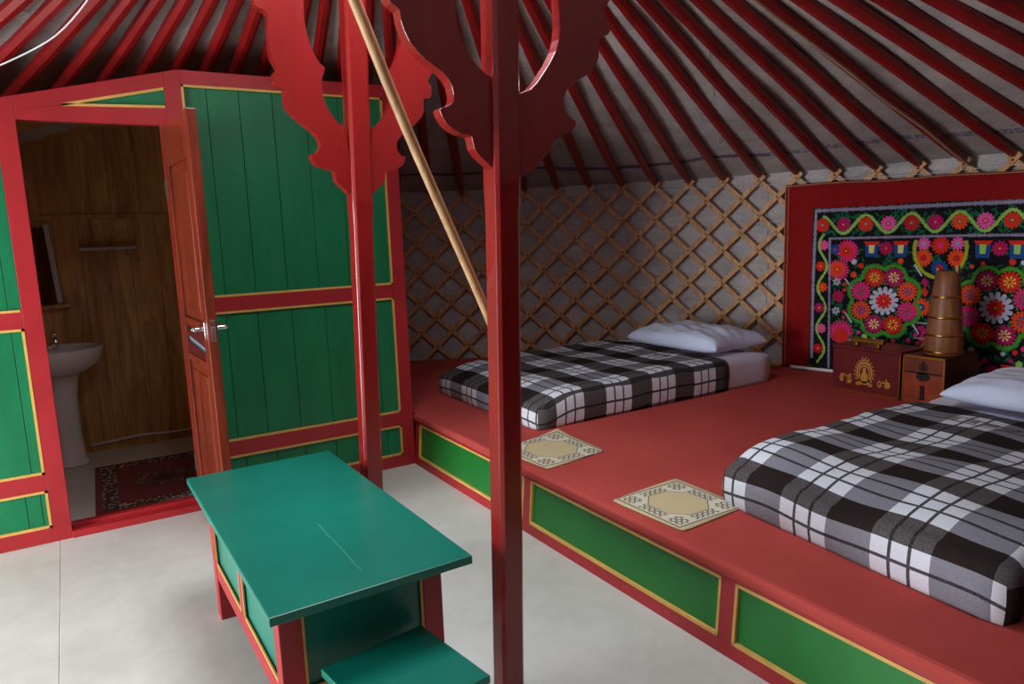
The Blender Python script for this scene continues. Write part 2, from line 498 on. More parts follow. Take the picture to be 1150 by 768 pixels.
# washroom behind
def boarded(name, pts_fn, label, horizontal=False): pass
b = MB(); x = -.50
while x < 1.60:
    w = random.choice((.135,.15,.165)); x2 = min(x+w, 1.62)
    b.box(x+.001, x2-.001, 5.452+random.uniform(0,.003), 5.475, 0, 1.59)
    x = x2
x = -.50
while x < 1.60:
    w = random.choice((.15,.17,.19)); x2 = min(x+w, 1.62)
    b.prism([(x+.001,1.56),(x2-.001,1.56),(x2-.001,ztop(x2)-.02),(x+.001,ztop(x)-.02)], 5.440+random.uniform(0,.003), 5.475)
    x = x2
b.prism([(-.50,0),(1.62,0),(1.62,2.17),(.551,2.17),(-.50,ztop(-.5)-.03)], 5.476, 5.50)
tag(b.build('wall_washroom_back', M['bath_wood'], bevel=.001), 'pine boarded washroom wall', 'wall', kind='structure')
b = MB(); b.box(-.50, 1.62, 5.425, 5.45, 1.545, 1.575)
tag(b.build('trim_2', M['bath_wood'], bevel=.003), 'pine rail across the washroom wall', 'rail', kind='structure')
for nm, xx, y1_ in (('wall_washroom_left', -.52, 5.44), ('wall_washroom_right', 1.625, 5.50)):
    b = MB(); y = 3.942
    while y < y1_-.01:
        y2 = min(y+.155, y1_); b.box(xx, xx+.035, y+.001, y2-.001, 0, ztop(xx)-.02); y = y2
    b.box(xx+(.035 if xx > 0 else -.015), xx+(.05 if xx > 0 else 0), 3.942, y1_, 0, ztop(xx)-.02)
    tag(b.build(nm, M['bath_wood'], bevel=.001), 'pine boarded washroom side wall', 'wall', kind='structure')
b = MB(); b.prism([(-.52,ztop(-.52)-.025),(.551,2.169),(1.66,2.169),(1.66,2.190),(.551,2.190),(-.52,ztop(-.52)-.004)], 3.945, 5.475)
tag(b.build('ceiling_washroom', M['bath_wood']), 'pine washroom ceiling', 'ceiling', kind='structure')

# door leaf, standing open into the room
door = empty('door_1', (.4705, 3.868, .012)); tag(door, 'varnished brown wooden door standing open', 'door', kind='structure')
door.rotation_euler = (0, 0, math.radians(-87.0))
# local: x from hinge 0 to .6 ; y thickness (local -y is the camera's left side)
DW, DH, DT = .60, 1.908, .042
b = MB()
def dbox(x0, x1, z0, z1, t=DT, o=0): b.box(x0, x1, -t/2+o, t/2+o, z0, z1)
dbox(0, .095, 0, DH); dbox(DW-.095, DW, 0, DH)
dbox(.095, DW-.095, 0, .10); dbox(.095, DW-.095, DH-.19, DH); dbox(.095, DW-.095, .80, .835); dbox(.095, DW-.095, .975, 1.01)
b.build('leaf_frame', M['door_wood'], parent=door, bevel=.004)
for z0, z1 in ((.10,.80),(1.01,DH-.19)):
    b = MB(); b.box(.095, DW-.095, -.006, .006, z0, z1); b.box(.135, DW-.135, -.014, .014, z0+.04, z1-.04)
    b.build('raised_panel', M['door_wood'], parent=door, bevel=.006)
b = MB(); b.box(.095, DW-.095, -.004, .004, .835, .975)
m = mat('frosted_pane', srgb(120,150,165), .15); b.build('pane', m, parent=door)
b = MB()
b.prism([(.097,.837),(DW-.097,.837),(DW-.097,.868),(.097,.895)], -.017, .017)
b.prism([(.097,.925),(DW-.097,.895),(DW-.097,.973),(.097,.973)], -.017, .017)
b.build('dark_moulding', mat('dark_door_moulding', srgb(82,24,22), .35), parent=door, bevel=.003)
for sgn in (-1, 1):
    b = MB(); hx, hz = DW-.055, .99
    y = sgn*(DT/2)
    b.box(hx-.02, hx+.02, min(y, y+sgn*.006), max(y, y+sgn*.006), hz-.045, hz+.03)
    b.tube([(hx, y, hz), (hx, y+sgn*.03, hz), (hx, y+sgn*.048, hz)], .010, 14)
    b.tube([(hx+.004, y+sgn*.045, hz), (hx-.02, y+sgn*.050, hz+.002), (hx-.06, y+sgn*.050, hz+.003), (hx-.105, y+sgn*.043, hz-.003)], .0085, 12)
    b.build('lever_handle', M['chrome'], parent=door, bevel=.002, smooth=True)
b = MB(); b.box(DW-.001, DW+.003, -.011, .011, .935, 1.03); b.box(DW+.002, DW+.014, -.006, .007, .98, 1.0)
b.build('latch_plate', M['chrome'], parent=door, bevel=.001)
for hz in (.25, 1.62):
    b = MB(); b.tube([(-.004, -.020, hz-.045), (-.004, -.020, hz+.045)], .007, 10)
    b.build('hinge', M['iron'], parent=door)

# ------------------------------------------------------------------ washroom contents
sk = empty('pedestal_basin', (-.115, 5.21, -.062)); tag(sk, 'white china basin on a pedestal in the dark washroom doorway', 'basin')
b = MB()
def dshape(t, w, d):      # plan outline: flat at the wall (+y), round in front
    a = 2*PI*t; x = math.cos(a)*w; y = math.sin(a)*d
    if y > 0: y = min(y*1.0, d*.92)
    return x, y
prof = [(.30,.640),(.62,.665),(.86,.71),(.97,.765),(1.0,.805),(.985,.815),(.93,.812),(.86,.79),(.70,.73),(.45,.695),(.1,.685)]
n = 44; vs = []
for s, z in prof:
    for k in range(n):
        x, y = dshape(k/n, .255*s, .225*s); vs.append((x, y, z))
fs = [(i*n+k, i*n+(k+1) % n, (i+1)*n+(k+1) % n, (i+1)*n+k) for i in range(len(prof)-1) for k in range(n)]
fs += [tuple(range(n-1,-1,-1)), tuple((len(prof)-1)*n+k for k in range(n))]
b.add(vs, fs); b.build('bowl', M['china'], parent=sk, smooth=True)
b = MB(); b.lathe([(.105,.0625),(.105,.075),(.088,.10),(.080,.25),(.082,.5),(.10,.62),(.12,.668)], 32, (0,.02,0), 1, .85)
b.build('pedestal', M['china'], parent=sk, smooth=True)
b = MB(); b.tube([(0,.17,.80),(0,.17,.88),(0,.15,.905),(0,.08,.90),(0,.07,.885)], .011, 12); b.lathe([(.022,.80),(.018,.83),(.016,.87)], 16, (0,.17,0))
b.build('tap', M['chrome'], parent=sk, smooth=True)

mir = empty('wall_mirror', (-.205, 5.44, 1.01)); mir.rotation_euler = (0, math.radians(-3.0), 0)
tag(mir, 'dark wall mirror with a metal side strip above the basin', 'mirror')
b = MB(); b.box(-.16, .145, -.012, .0, 0, .48); b.build('glass', mat('mirror_glass', (.28,.3,.3,1), .06, metal=1), parent=mir)
b = MB(); b.box(.130, .158, -.020, -.004, .0, .50); b.build('side_strip', mat('brushed_metal', (.5,.5,.53,1), .35, metal=.6), parent=mir, bevel=.002)
b = MB(); b.box(-.18, .20, -.05, -.001, -.03, -.008); b.build('ledge', M['bath_wood'], parent=mir, bevel=.002)

sh = empty('wall_shelf', (.24, 5.45, 1.345)); tag(sh, 'narrow pale shelf with a metal edge on the pine washroom wall', 'shelf')
b = MB(); b.box(-.15, .155, -.085, 0, 0, .010); b.build('board', mat('frosted_shelf', srgb(150,140,130), .3), parent=sh, bevel=.002)
b = MB(); b.box(-.165, .16, -.093, -.083, -.004, .018); b.build('edge_bar', mat('shelf_metal', srgb(165,165,170), .35, metal=.3), parent=sh, bevel=.003)
for x in (-.11, .11):
    b = MB(); b.prism([(x-.006,-.05),(x+.006,-.05),(x+.006,0),(x-.006,0)], -.07, 0); b.build('bracket', M['bath_wood'], parent=sh)

b = MB(); b.tube([(.0,5.43,.055),(.15,5.425,.065),(.3,5.425,.075),(.5,5.43,.06),(.8,5.43,.06),(1.2,5.43,.05)], .008, 8)
tag(b.build('white_pipe', M['white_plastic'], smooth=True), 'thin white pipe along the foot of the washroom wall', 'pipe')

def rug_mat():
    m = mat('red_persian_rug', srgb(110,24,30), .95, .1, sheen=.2); t = NT(m)
    c = t.n('ShaderNodeTexCoord'); s = t.n('ShaderNodeSeparateXYZ'); t.l(c.outputs['Object'], s.inputs[0])
    X, Y = s.outputs['X'], s.outputs['Y']
    ax = t.math('SUBTRACT', .36, t.math('ABSOLUTE', X)); ay = t.math('SUBTRACT', .46, t.math('ABSOLUTE', Y))
    e = t.math('MINIMUM', ax, ay)
    v = t.coord('Object'); nz = t.n('ShaderNodeTexVoronoi'); nz.inputs['Scale'].default_value = 42; t.l(v, nz.inputs['Vector'])
    motif = t.ramp(nz.outputs['Distance'], [(.25, (1,1,1,1)), (.45, (0,0,0,1))])
    base = srgb(118,26,38)
    border = t.math('MULTIPLY', t.math('GREATER_THAN', e, .03), t.math('LESS_THAN', e, .11))
    col = t.mix(border, base, t.mix(motif, srgb(38,14,20), srgb(214,190,150)))
    r2 = t.math('ADD', t.math('POWER', t.math('DIVIDE', X, .16), 2), t.math('POWER', t.math('DIVIDE', Y, .15), 2))
    ring = t.math('MULTIPLY', t.math('LESS_THAN', r2, 1), t.math('GREATER_THAN', r2, .45))
    col = t.mix(ring, col, t.mix(motif, srgb(60,20,25), srgb(165,140,105)))
    core = t.math('LESS_THAN', r2, .2); col = t.mix(core, col, srgb(40,22,30))
    corner = t.math('GREATER_THAN', t.math('ADD', t.math('ABSOLUTE', X), t.math('ABSOLUTE', Y)), .60)
    inner = t.math('GREATER_THAN', e, .11)
    col = t.mix(t.math('MULTIPLY', corner, inner), col, t.mix(motif, srgb(70,16,24), srgb(150,120,90)))
    t.l(col, t.b.inputs['Base Color']); t.bump(t.noise(v, 200, 2), .4, .004)
    return m
b = MB(); b.box(-.36, .36, -.46, .46, 0, .008)
o = b.build('rug', rug_mat(), loc=(.355, 4.56, .001), bevel=.003); tag(o, 'small dark red patterned rug on the washroom floor', 'rug')
o.rotation_euler = (0,0,math.radians(-1.5))

# ------------------------------------------------------------------ posts with carved brackets
A = [(-0.325,2.174),(-0.322,2.153),(-0.298,2.144),(-0.283,2.131),(-0.285,2.092),(-0.285,2.033),(-0.282,1.989),(-0.264,1.954),(-0.278,1.94),(-0.28,1.915),(-0.273,1.892),(-0.246,1.887),(-0.248,1.847),(-0.235,1.817),(-0.2,1.783),(-0.155,1.748),(-0.135,1.722),(-0.134,1.696),(-0.155,1.671),(-0.17,1.669),(-0.158,1.637),(-0.126,1.622),(-0.088,1.612),(-0.085,1.579),(-0.058,1.552),(-0.032,1.544),(-0.034,1.747),(-0.063,1.783),(-0.094,1.824),(-0.112,1.875),(-0.111,1.932),(-0.097,1.97),(-0.114,1.984),(-0.138,2.027),(-0.154,2.086),(-0.158,2.146),(-0.156,2.196)]
B_ = [(-0.262,1.933),(-0.252,1.918),(-0.232,1.906),(-0.229,1.882),(-0.21,1.836),(-0.168,1.797),(-0.124,1.771),(-0.1,1.74),(-0.098,1.703),(-0.12,1.689),(-0.138,1.681),(-0.118,1.646),(-0.081,1.625),(-0.05,1.619),(-0.043,1.588),(-0.008,1.554),(0.027,1.549),(0.033,1.742),(-0.001,1.777),(-0.04,1.811),(-0.07,1.864),(-0.079,1.914),(-0.075,1.957)]
D_ = [(0.422,2.02),(0.393,1.968),(0.417,1.946),(0.408,1.916),(0.375,1.905),(0.372,1.851),(0.34,1.807),(0.275,1.77),(0.248,1.735),(0.252,1.691),(0.288,1.673),(0.272,1.646),(0.214,1.621),(0.197,1.594),(0.155,1.553),(0.132,1.536),(0.05,1.512),(0.05,1.700),(0.135,1.748),(0.174,1.787),(0.222,1.854),(0.239,1.919),(0.236,1.997)]
def smooth_poly(pts, it=1):
    """round a traced outline a little but keep its points and cusps"""
    n = len(pts); out = []
    for i in range(n-1):
        p0 = pts[max(i-1,0)]; p1 = pts[i]; p2 = pts[i+1]; p3 = pts[min(i+2,n-1)]
        out.append(p1)
        mx = (-p0[0]+9*p1[0]+9*p2[0]-p3[0])/16; mz = (-p0[1]+9*p1[1]+9*p2[1]-p3[1])/16
        out.append((mx, mz))
    out.append(pts[-1]); return out
def tess_prism(poly, y0, y1, name, m, parent, bevel=.004):
    """concave outline: fill with a curve, then extrude"""
    from mathutils.geometry import tessellate_polygon
    n = len(poly); vs = [(x, y0, z) for x, z in poly]+[(x, y1, z) for x, z in poly]
    tri = tessellate_polygon([[Vector((x, z, 0)) for x, z in poly]])
    fs = [tuple(t) for t in tri]+[tuple(n+i for i in reversed(t)) for t in tri]
    fs += [(i, n+i, n+(i+1) % n, (i+1) % n) for i in range(n)]
    import bmesh
    bm = bmesh.new(); bv = [bm.verts.new(v) for v in vs]
    for f in fs:
        try: bm.faces.new([bv[i] for i in f])
        except ValueError: pass
    bmesh.ops.recalc_face_normals(bm, faces=bm.faces)
    me = bpy.data.meshes.new(name); bm.to_mesh(me); bm.free(); me.materials.append(m)
    o = bpy.data.objects.new(name, me); COL.objects.link(o); o.parent = parent
    if bevel:
        q = o.modifiers.new('bevel', 'BEVEL'); q.width = bevel; q.segments = 2; q.limit_method = 'ANGLE'; q.angle_limit = math.radians(50)
    return o
ZT = ZR-.045
def post(x0, y0, lean, label, brs):
    e = empty('support_post', (x0, y0, 0)); tag(e, label, 'post')
    b = MB(); w = .0375; c = .010
    def ring(z, w):
        return [(sx*(w-c*a)+lean*z, sy*(w-c*bb), z) for sx, sy, a, bb in ((-1,-1,0,1),(-1,-1,1,0),(1,-1,1,0),(1,-1,0,1),(1,1,0,1),(1,1,1,0),(-1,1,1,0),(-1,1,0,1))]
    zs = [0, 1.42, 1.50, ZT]; ws = [w*.97, w, w*1.08, w*1.08]
    vs = []
    for z, ww in zip(zs, ws): vs += ring(z, ww)
    fs = [(i*8+k, i*8+(k+1) % 8, (i+1)*8+(k+1) % 8, (i+1)*8+k) for i in range(3) for k in range(8)]
    fs += [tuple(range(7,-1,-1)), tuple(24+k for k in range(8))]
    b.add(vs, fs); b.build('post_shaft', M['red_post'], parent=e, bevel=.002)
    for poly in brs:
        tess_prism(poly, -.020, .020, 'carved_bracket', M['red_post'], e)
    return e
# outlines relative to each post foot, continued up to the crown ring
def up_left(o_top, i_top):
    # from inner top up to the ring and back down the outer edge
    return [(i_top[0]-.03, 2.32), (i_top[0]-.10, 2.45), (i_top[0]-.20, ZT-.03), (i_top[0]-.20, ZT), (o_top[0]-.16, ZT), (o_top[0]-.13, 2.48), (o_top[0]-.09, 2.40), (o_top[0]-.06, 2.36), (o_top[0]-.075, 2.30), (o_top[0]-.03, 2.24)]
sh1 = .955-.920
A1 = [(x+sh1, z) for x, z in A]
cen = lambda z: .028*z
pA = smooth_poly(A1)+up_left(A1[0], A1[-1])
pAr = [(2*cen(z)-x, z) for x, z in pA]
post(.920, 2.62, .028, 'thinner looking red post with carved brackets, farther one, beside the green table', [pA, pAr])
sh2 = .97-.976
B1 = [(x+sh2, z) for x, z in B_]; D1 = [(x+sh2, z) for x, z in D_]
# continue post 2 brackets above the traced part with the shape of the other post
dB = .065
extB = [(x-.004+.0, z) for x, z in [(-.100,2.06),(-.112,2.15),(-.16,2.30),(-.23,2.45),(-.33,ZT-.03),(-.33,ZT),(-.47,ZT),(-.43,2.48),(-.39,2.40),(-.36,2.36),(-.375,2.30),(-.33,2.24),(-.305,2.16),(-.30,2.06),(-.285,2.00)]]
pB = smooth_poly(B1)+extB
extD = [(.236,2.06),(.25,2.15),(.30,2.30),(.37,2.45),(.45,ZT-.03),(.45,ZT),(.60,ZT),(.56,2.48),(.52,2.40),(.49,2.36),(.505,2.30),(.46,2.22),(.44,2.12)]
pD = smooth_poly(D1)+extD
post(.976, 1.68, .0275, 'nearer red post with dark carved brackets, in front of the bed platform', [pB, pD])

# long peeled stick leaning between the posts
b = MB()
p0 = Vector((1.03, 1.75, 1.02)); p1 = Vector((.58, 1.60, 1.93))
STICK = (p0, p1)
def stick(p0, p1, ext):
    d = p1-p0; pts = []
    for i in range(15):
        s = ext*i/14
        pts.append(p0+d*s+Vector((.004*math.sin(i*.9), 0, .003*math.cos(i*1.3))))
    return pts
# endpoints set from the calibrated view: foot behind the nearer post, top up through the crown
b.tube(stick(Vector((1.018, 1.742, 1.075)), Vector((.667, 1.772, 1.948)), 1.62), .0125, 12, r1=.0165)
tag(b.build('wooden_stick', M['stick'], smooth=True), 'long pale peeled stick leaning diagonally between the two red posts', 'stick')

# ------------------------------------------------------------------ table
tb = empty('low_table', (.309, 1.6364, 0), .0139); tag(tb, 'low teal topped table with red legs and gold lined side panels', 'table')
TW, TL, TH = .548, 1.213, .50
top = paint('teal_tabletop_paint', srgb(10,122,104), .36, .16, 2.2, coat=.08, bump=.03); tt = NT(top)
cc = tt.n('ShaderNodeTexCoord'); sx_ = tt.n('ShaderNodeSeparateXYZ'); tt.l(cc.outputs['Object'], sx_.inputs[0])
src = tt.b.inputs['Base Color'].links[0].from_socket
ln = tt.math('LESS_THAN', tt.math('ABSOLUTE', tt.math('SUBTRACT', sx_.outputs['X'], tt.math('MULTIPLY_ADD', tt.noise(cc.outputs['Object'], 9, 2), .012, .262))), .0011)
ln = tt.math('MULTIPLY', ln, tt.math('MULTIPLY', tt.math('GREATER_THAN', sx_.outputs['Y'], .10), tt.math('LESS_THAN', sx_.outputs['Y'], .50)))
spk = tt.math('GREATER_THAN', tt.noise(tt.coord('Object'), 38, 2, .5), .76)
tt.l(tt.mix(tt.math('MULTIPLY', tt.math('MAXIMUM', ln, spk), .45), src, srgb(120,180,168)), tt.b.inputs['Base Color'])
b = MB(); b.box(0, TW, 0, TL, TH-.024, TH); b.build('tabletop', top, parent=tb, bevel=.003)
b = MB()
fx0, fx1, fy0, fy1 = .045, TW-.045, .115, TL-.135
FT = TH-.024
# frame rails, top and bottom, four sides, with centre stiles on the long sides
for x in (fx0, fx1-.035):
    b.box(x, x+.035, fy0+.05, fy1-.05, FT-.04, FT); b.box(x, x+.035, fy0+.05, fy1-.05, .16, .215)
    ym = (fy0+fy1)/2; b.box(x, x+.035, ym-.02, ym+.02, .215, FT-.04)
for y in (fy0, fy1-.035):
    b.box(fx0+.05, fx1-.05, y, y+.035, FT-.035, FT); b.box(fx0+.05, fx1-.05, y, y+.035, .16, .205)
b.build('frame_rail', M['red_frame'], parent=tb, bevel=.002)
for x in (fx0, fx1-.055):
    for y in (fy0, fy1-.055):
        b = MB(); b.box(x-.002, x+.057, y-.002, y+.057, 0, FT); b.build('leg', M['red_frame'], parent=tb, bevel=.003)
g = MB(); 
def long_side(x, out):
    ym = (fy0+fy1)/2
    for y0_, y1_ in ((fy0+.055, ym-.02), (ym+.02, fy1-.055)):
        w = .009
        g.box(x, x+.005, y0_, y1_, .215, .215+w); g.box(x, x+.005, y0_, y1_, FT-.04-w, FT-.04)
        g.box(x, x+.005, y0_, y0_+w, .215, FT-.04); g.box(x, x+.005, y1_-w, y1_, .215, FT-.04)
long_side(fx0+.001, -1); long_side(fx1-.006, 1)
for y in (fy0+.001, fy1-.006):
    w = .009; x0_, x1_ = fx0+.055, fx1-.055
    g.box(x0_, x1_, y, y+.005, .205, .205+w); g.box(x0_, x1_, y, y+.005, FT-.035-w, FT-.035)
    g.box(x0_, x0_+w, y, y+.005, .205, FT-.035); g.box(x1_-w, x1_, y, y+.005, .205, FT-.035)
g.build('gold_line', M['gold'], parent=tb)
for x in (fx0+.012, fx1-.022):
    b = MB(); b.box(x, x+.010, fy0+.05, fy1-.05, .20, FT-.02); b.build('side_panel', M['teal'], parent=tb)
for y in (fy0+.012, fy1-.022):
    b = MB(); b.box(fx0+.05, fx1-.05, y, y+.010, .19, FT-.02); b.build('end_panel', M['teal'], parent=tb)

# ------------------------------------------------------------------ stool
rz = .142; SH = .29
st = empty('low_stool', (.435, 1.700, 0), rz); tag(st, 'small teal topped stool pushed up to the end of the table', 'stool')
SW, SL = .302, .318     # local x right, local -y toward the camera
b = MB(); b.box(0, SW, -SL, 0, SH-.022, SH); b.build('seat', M['teal'], parent=st, bevel=.003)
for x in (.03, SW-.07):
    for y in (-SL+.03, -.07):
        b = MB(); b.box(x, x+.04, y, y+.04, 0, SH-.022); b.build('leg', M['red_frame'], parent=st, bevel=.003)
b = MB()
for y in (-SL+.038, -.052): b.box(.07, SW-.07, y, y+.02, SH-.075, SH-.022)
for x in (.038, SW-.058): b.box(x, x+.02, -SL+.07, -.07, SH-.075, SH-.022)
b.build('apron', M['red_frame'], parent=st, bevel=.002)

# ------------------------------------------------------------------ platform
ZP = .300
pf = empty('bed_platform', (1.68, 2.0, 0)); tag(pf, 'long raised bed platform with red frame and green front panels', 'platform')
def plat_poly(r, x0, ymin, ymax_at_x=None, n=90):
    pts = [p for p in circle_poly(r, xmin=x0, n=240) if True]
    # clip y >= ymin
    out = []
    for i in range(len(pts)):
        p, q = pts[i], pts[(i+1) % len(pts)]
        if p[1] >= ymin: out.append(p)
        if (p[1] >= ymin) != (q[1] >= ymin):
            t = (ymin-p[1])/(q[1]-p[1]); out.append((p[0]+t*(q[0]-p[0]), ymin))
    return out
YN = -.25
base = plat_poly(R-.09, 1.70, YN)
b = MB(); b.slab([(x-1.68, y-2.0) for x, y in base], .0, ZP-.012)
b.build('body', M['red_frame'], parent=pf)
# tilted front: built from panels in the leaning plane  x = -tilt*(z-?)
TILT = .086
def fxp(z): return -(ZP-.046-z)*TILT          # local x of face plane at height z
panels = [(2.671, 3.824), (1.496, 2.615), (.30, 1.440), (YN+.05, .244)]
b = MB()
def face_box(y0, y1, z0, z1, d0=0, d1=.03, m=0, B=None):
    B = B or b; vs = []
    for z in (z0, z1):
        for y in (y0, y1):
            for d in (d0, d1): vs.append((fxp(z)+d, y-2.0, z))
    B.add(vs, [(0,1,3,2),(4,6,7,5),(0,4,5,1),(2,3,7,6),(0,2,6,4),(1,5,7,3)], m)
YF = PY-.0
edges = sorted([YN]+[v for p in panels for v in p]+[YF])
face_box(YN, YF, 0, .049); face_box(YN, YF, .254, ZP-.010)
for i in range(0, len(edges), 2): face_box(edges[i], edges[i+1], .049, .254)
b.build('front_frame', M['red_frame'], parent=pf, bevel=.0015)
for y0_, y1_ in panels:
    b = MB(); face_box(y0_, y1_, .049, .254, .010, .022); b.build('green_panel', M['green_platform'], parent=pf)
g = MB(); w = .011
for y0_, y1_ in panels:
    face_box(y0_, y1_, .049, .049+w, -.0015, .012, B=g); face_box(y0_, y1_, .254-w, .254, -.0015, .012, B=g)
    face_box(y0_, y0_+w, .049, .254, -.0015, .012, B=g); face_box(y1_-w, y1_, .049, .254, -.0015, .012, B=g)
g.build('gold_line', M['gold'], parent=pf)

# carpet laid over the platform, turned down at the front
def carpet_mat():
    c = srgb(178,68,62); m = mat('red_carpet_felt', c, .95, .05); t = NT(m)
    v = t.coord('Object'); f = t.noise(v, 260, 3, .7); g = t.noise(v, 2.5, 4, .6)
    k = t.math('ADD', t.math('MULTIPLY', f, .45), t.math('MULTIPLY', g, .55))
    t.l(t.ramp(k, [(.32, srgb(168,68,63)), (.68, srgb(194,84,78))]), t.b.inputs['Base Color'])
    t.bump(f, .35, .003); return m
M['carpet'] = carpet_mat()
b = MB()
outer = plat_poly(R-.06, 1.685, YN)
# build as front roll + flat sheet
b.slab(outer, ZP-.008, ZP+.010)
n = 60; prof = [(1.690,ZP+.010),(1.682,ZP+.0095),(1.672,ZP+.006),(1.667,ZP-.001),(1.6665,ZP-.012),(1.668,ZP-.026),(1.673,ZP-.027),(1.690,ZP-.008)]
vs = []
ymaxc = PY-.002
for i in range(n+1):
    y = YN+(ymaxc-YN)*i/n
    for x, z in prof: vs.append((x+.0015*math.sin(i*.9), y, z))
m_ = len(prof)
b.add(vs, [(i*m_+k, (i+1)*m_+k, (i+1)*m_+(k+1) % m_, i*m_+(k+1) % m_) for i in range(n) for k in range(m_)])
cp = b.build('carpet', M['carpet'])
tag(cp, 'plain red felt carpet covering the top of the bed platform', 'carpet')
ZC = ZP+.010

# ------------------------------------------------------------------ bedding
def plaid(name, u0=0, v0=0, pu=.345, bu=.187, pv=.35, bv=.187):
    m = mat(name, (.1,.1,.1,1), .95, .1); t = NT(m)
    uv = t.n('ShaderNodeUVMap'); uv.uv_map = 'UVMap'
    s = t.n('ShaderNodeSeparateXYZ'); t.l(uv.outputs[0], s.inputs[0])
    def axis(src, off, per, band):
        f = t.math('MODULO', t.math('ADD', src, off+per*20), per)
        light = t.math('LESS_THAN', f, band)
        ln = None
        for p in (band/3, band*2/3):
            q = t.math('LESS_THAN', t.math('ABSOLUTE', t.math('SUBTRACT', f, p)), .0055)
            ln = q if ln is None else t.math('MAXIMUM', ln, q)
        return light, t.math('MULTIPLY', ln, 1)
    lu, nu = axis(s.outputs['X'], u0, pu, bu); lv, nv = axis(s.outputs['Y'], v0, pv, bv)
    dark = srgb(42,33,32); mid_u = srgb(132,132,142); mid_v = srgb(82,76,77); white = srgb(222,226,236)
    col = t.mix(lu, dark, mid_u); col2 = t.mix(lu, mid_v, white)
    col = t.mix(lv, col, col2)
    line = t.math('MAXIMUM', t.math('MULTIPLY', nu, 1.0), t.math('MULTIPLY', nv, 1.0))
    line = t.math('MULTIPLY', line, .93)
    col = t.mix(line, col, srgb(34,28,30))
    v = t.coord('Object'); f = t.noise(v, 220, 3, .8)
    fz = t.math('MULTIPLY', t.math('SUBTRACT', f, .5), t.math('MULTIPLY_ADD', t.math('MAXIMUM', lu, lv), 1.0, .12))
    col = t.mix(t.math('ABSOLUTE', fz), col, t.mix(t.math('GREATER_THAN', fz, 0), srgb(60,56,58), srgb(190,190,198)))
    t.l(col, t.b.inputs['Base Color']); t.bump(f, .5, .004)
    return m

def soft_box(name, m, X0, X1, Y0, Y1, z0, topf, rnd=.05, nx=60, ny=44, nz=8, uvf=None, parent=None, skew=0, open_bottom=True, puff=.006):
    """closed soft block with rounded edges; topf(u,v) gives top height (0..1 params); UV unfolded in metres"""
    def corner(px, py, hx, hy, r):
        return px, py
    vs = []; fs = []; cls = []
    # superellipse-like: param grid on [-1,1]^2 spans top; sides added as rings
    def plan(a, c):      # rounded-square plan mapping of the boundary
        return a, c
    lx, ly = X1-X0, Y1-Y0
    rc = rnd
    import bmesh
    bm = bmesh.new()
    # build via layered rings: top grid (inset by rnd), rounding rings, side rings
    def place(i, j, inset, z):
        fx = i/nx; fy = j/ny
        x = X0+inset+(lx-2*inset)*fx; y = Y0+inset+(ly-2*inset)*fy
        return x, y, z
    grid = [[None]*(ny+1) for _ in range(nx+1)]
    for i in range(nx+1):
        for j in range(ny+1):
            x, y, _ = place(i, j, rc, 0)
            z = topf((x-X0)/lx, (y-Y0)/ly)
            grid[i][j] = bm.verts.new((x, y, z))
    border = [(i, 0) for i in range(nx)]+[(nx, j) for j in range(ny)]+[(i, ny) for i in range(nx, 0, -1)]+[(0, j) for j in range(ny, 0, -1)]
    for i in range(nx):
        for j in range(ny):
            bm.faces.new((grid[i][j], grid[i+1][j], grid[i+1][j+1], grid[i][j+1]))
    prev = [grid[i][j] for i, j in border]
    # outward offset direction with rounded corners
    def outdir(i, j):
        dx = -1 if i == 0 else (1 if i == nx else 0); dy = -1 if j == 0 else (1 if j == ny else 0)
        v = Vector((dx, dy)); return v.normalized()
    steps = []
    for q in range(1, 6):
        a = q/5*PI/2; steps.append((math.sin(a), 1-math.cos(a)))
    H = []
    base_pts = [(v.co.x, v.co.y, v.co.z) for v in prev]
    for so, sz in steps:
        ring = []
        for (i, j), (x, y, z) in zip(border, base_pts):
            d = outdir(i, j)
            ring.append(bm.verts.new((x+d.x*rc*so, y+d.y*rc*so, z-min(rc, (z-z0)*.6)*sz)))
        H.append(ring)
    last = [(v.co.x, v.co.y, v.co.z) for v in H[-1]]
    for q in range(1, nz+1):
        ring = []
        for (i, j), (x, y, z) in zip(border, last):
            d = outdir(i, j); t = q/nz
            bul = puff*math.sin(t*PI)-.006*t
            ring.append(bm.verts.new((x+d.x*bul, y+d.y*bul, z+(z0-z)*t)))
        H.append(ring)
    N = len(border)
    rp = prev
    for ring in H:
        for k in range(N):
            k2 = (k+1) % N
            bm.faces.new((rp[k], ring[k], ring[k2], rp[k2]))
        rp = ring
    bm.faces.new(list(reversed(rp)))
    bmesh.ops.recalc_face_normals(bm, faces=bm.faces)
    # shear for beds that are not quite square to the platform
    uvl = bm.loops.layers.uv.new('UVMap')
    for f in bm.faces:
        c = f.calc_center_median()
        dxl = c.x-X0; dxr = X1-c.x; dyl = c.y-Y0; dyr = Y1-c.y
        m4 = min(dxl, dxr, dyl, dyr)
        side = None
        if m4 < rc*1.02:
            side = ['xl','xr','yl','yr'][[dxl,dxr,dyl,dyr].index(m4)]
        for l in f.loops:
            x, y, z = l.vert.co
            tz = topf(min(max((x-X0)/lx,0),1), min(max((y-Y0)/ly,0),1)); dr = max(0, tz-z)
            U, V = x, y
            if side == 'xl': U = x-dr-.02*(1-min(1, (x-X0)/.1))
            if side == 'xr': U = x+dr
            if side == 'yl': V = y+dr*.8
            if side == 'yr': V = y+dr*.3
            l[uvl].uv = (U, V)
    for v in bm.verts:
        v.co.x += skew*(v.co.y-Y1)
    for f in bm.faces: f.smooth = True
    me = bpy.data.meshes.new(name); bm.to_mesh(me); bm.free(); me.materials.append(m)
    o = bpy.data.objects.new(name, me); COL.objects.link(o)
    if parent: o.parent = parent
    return o

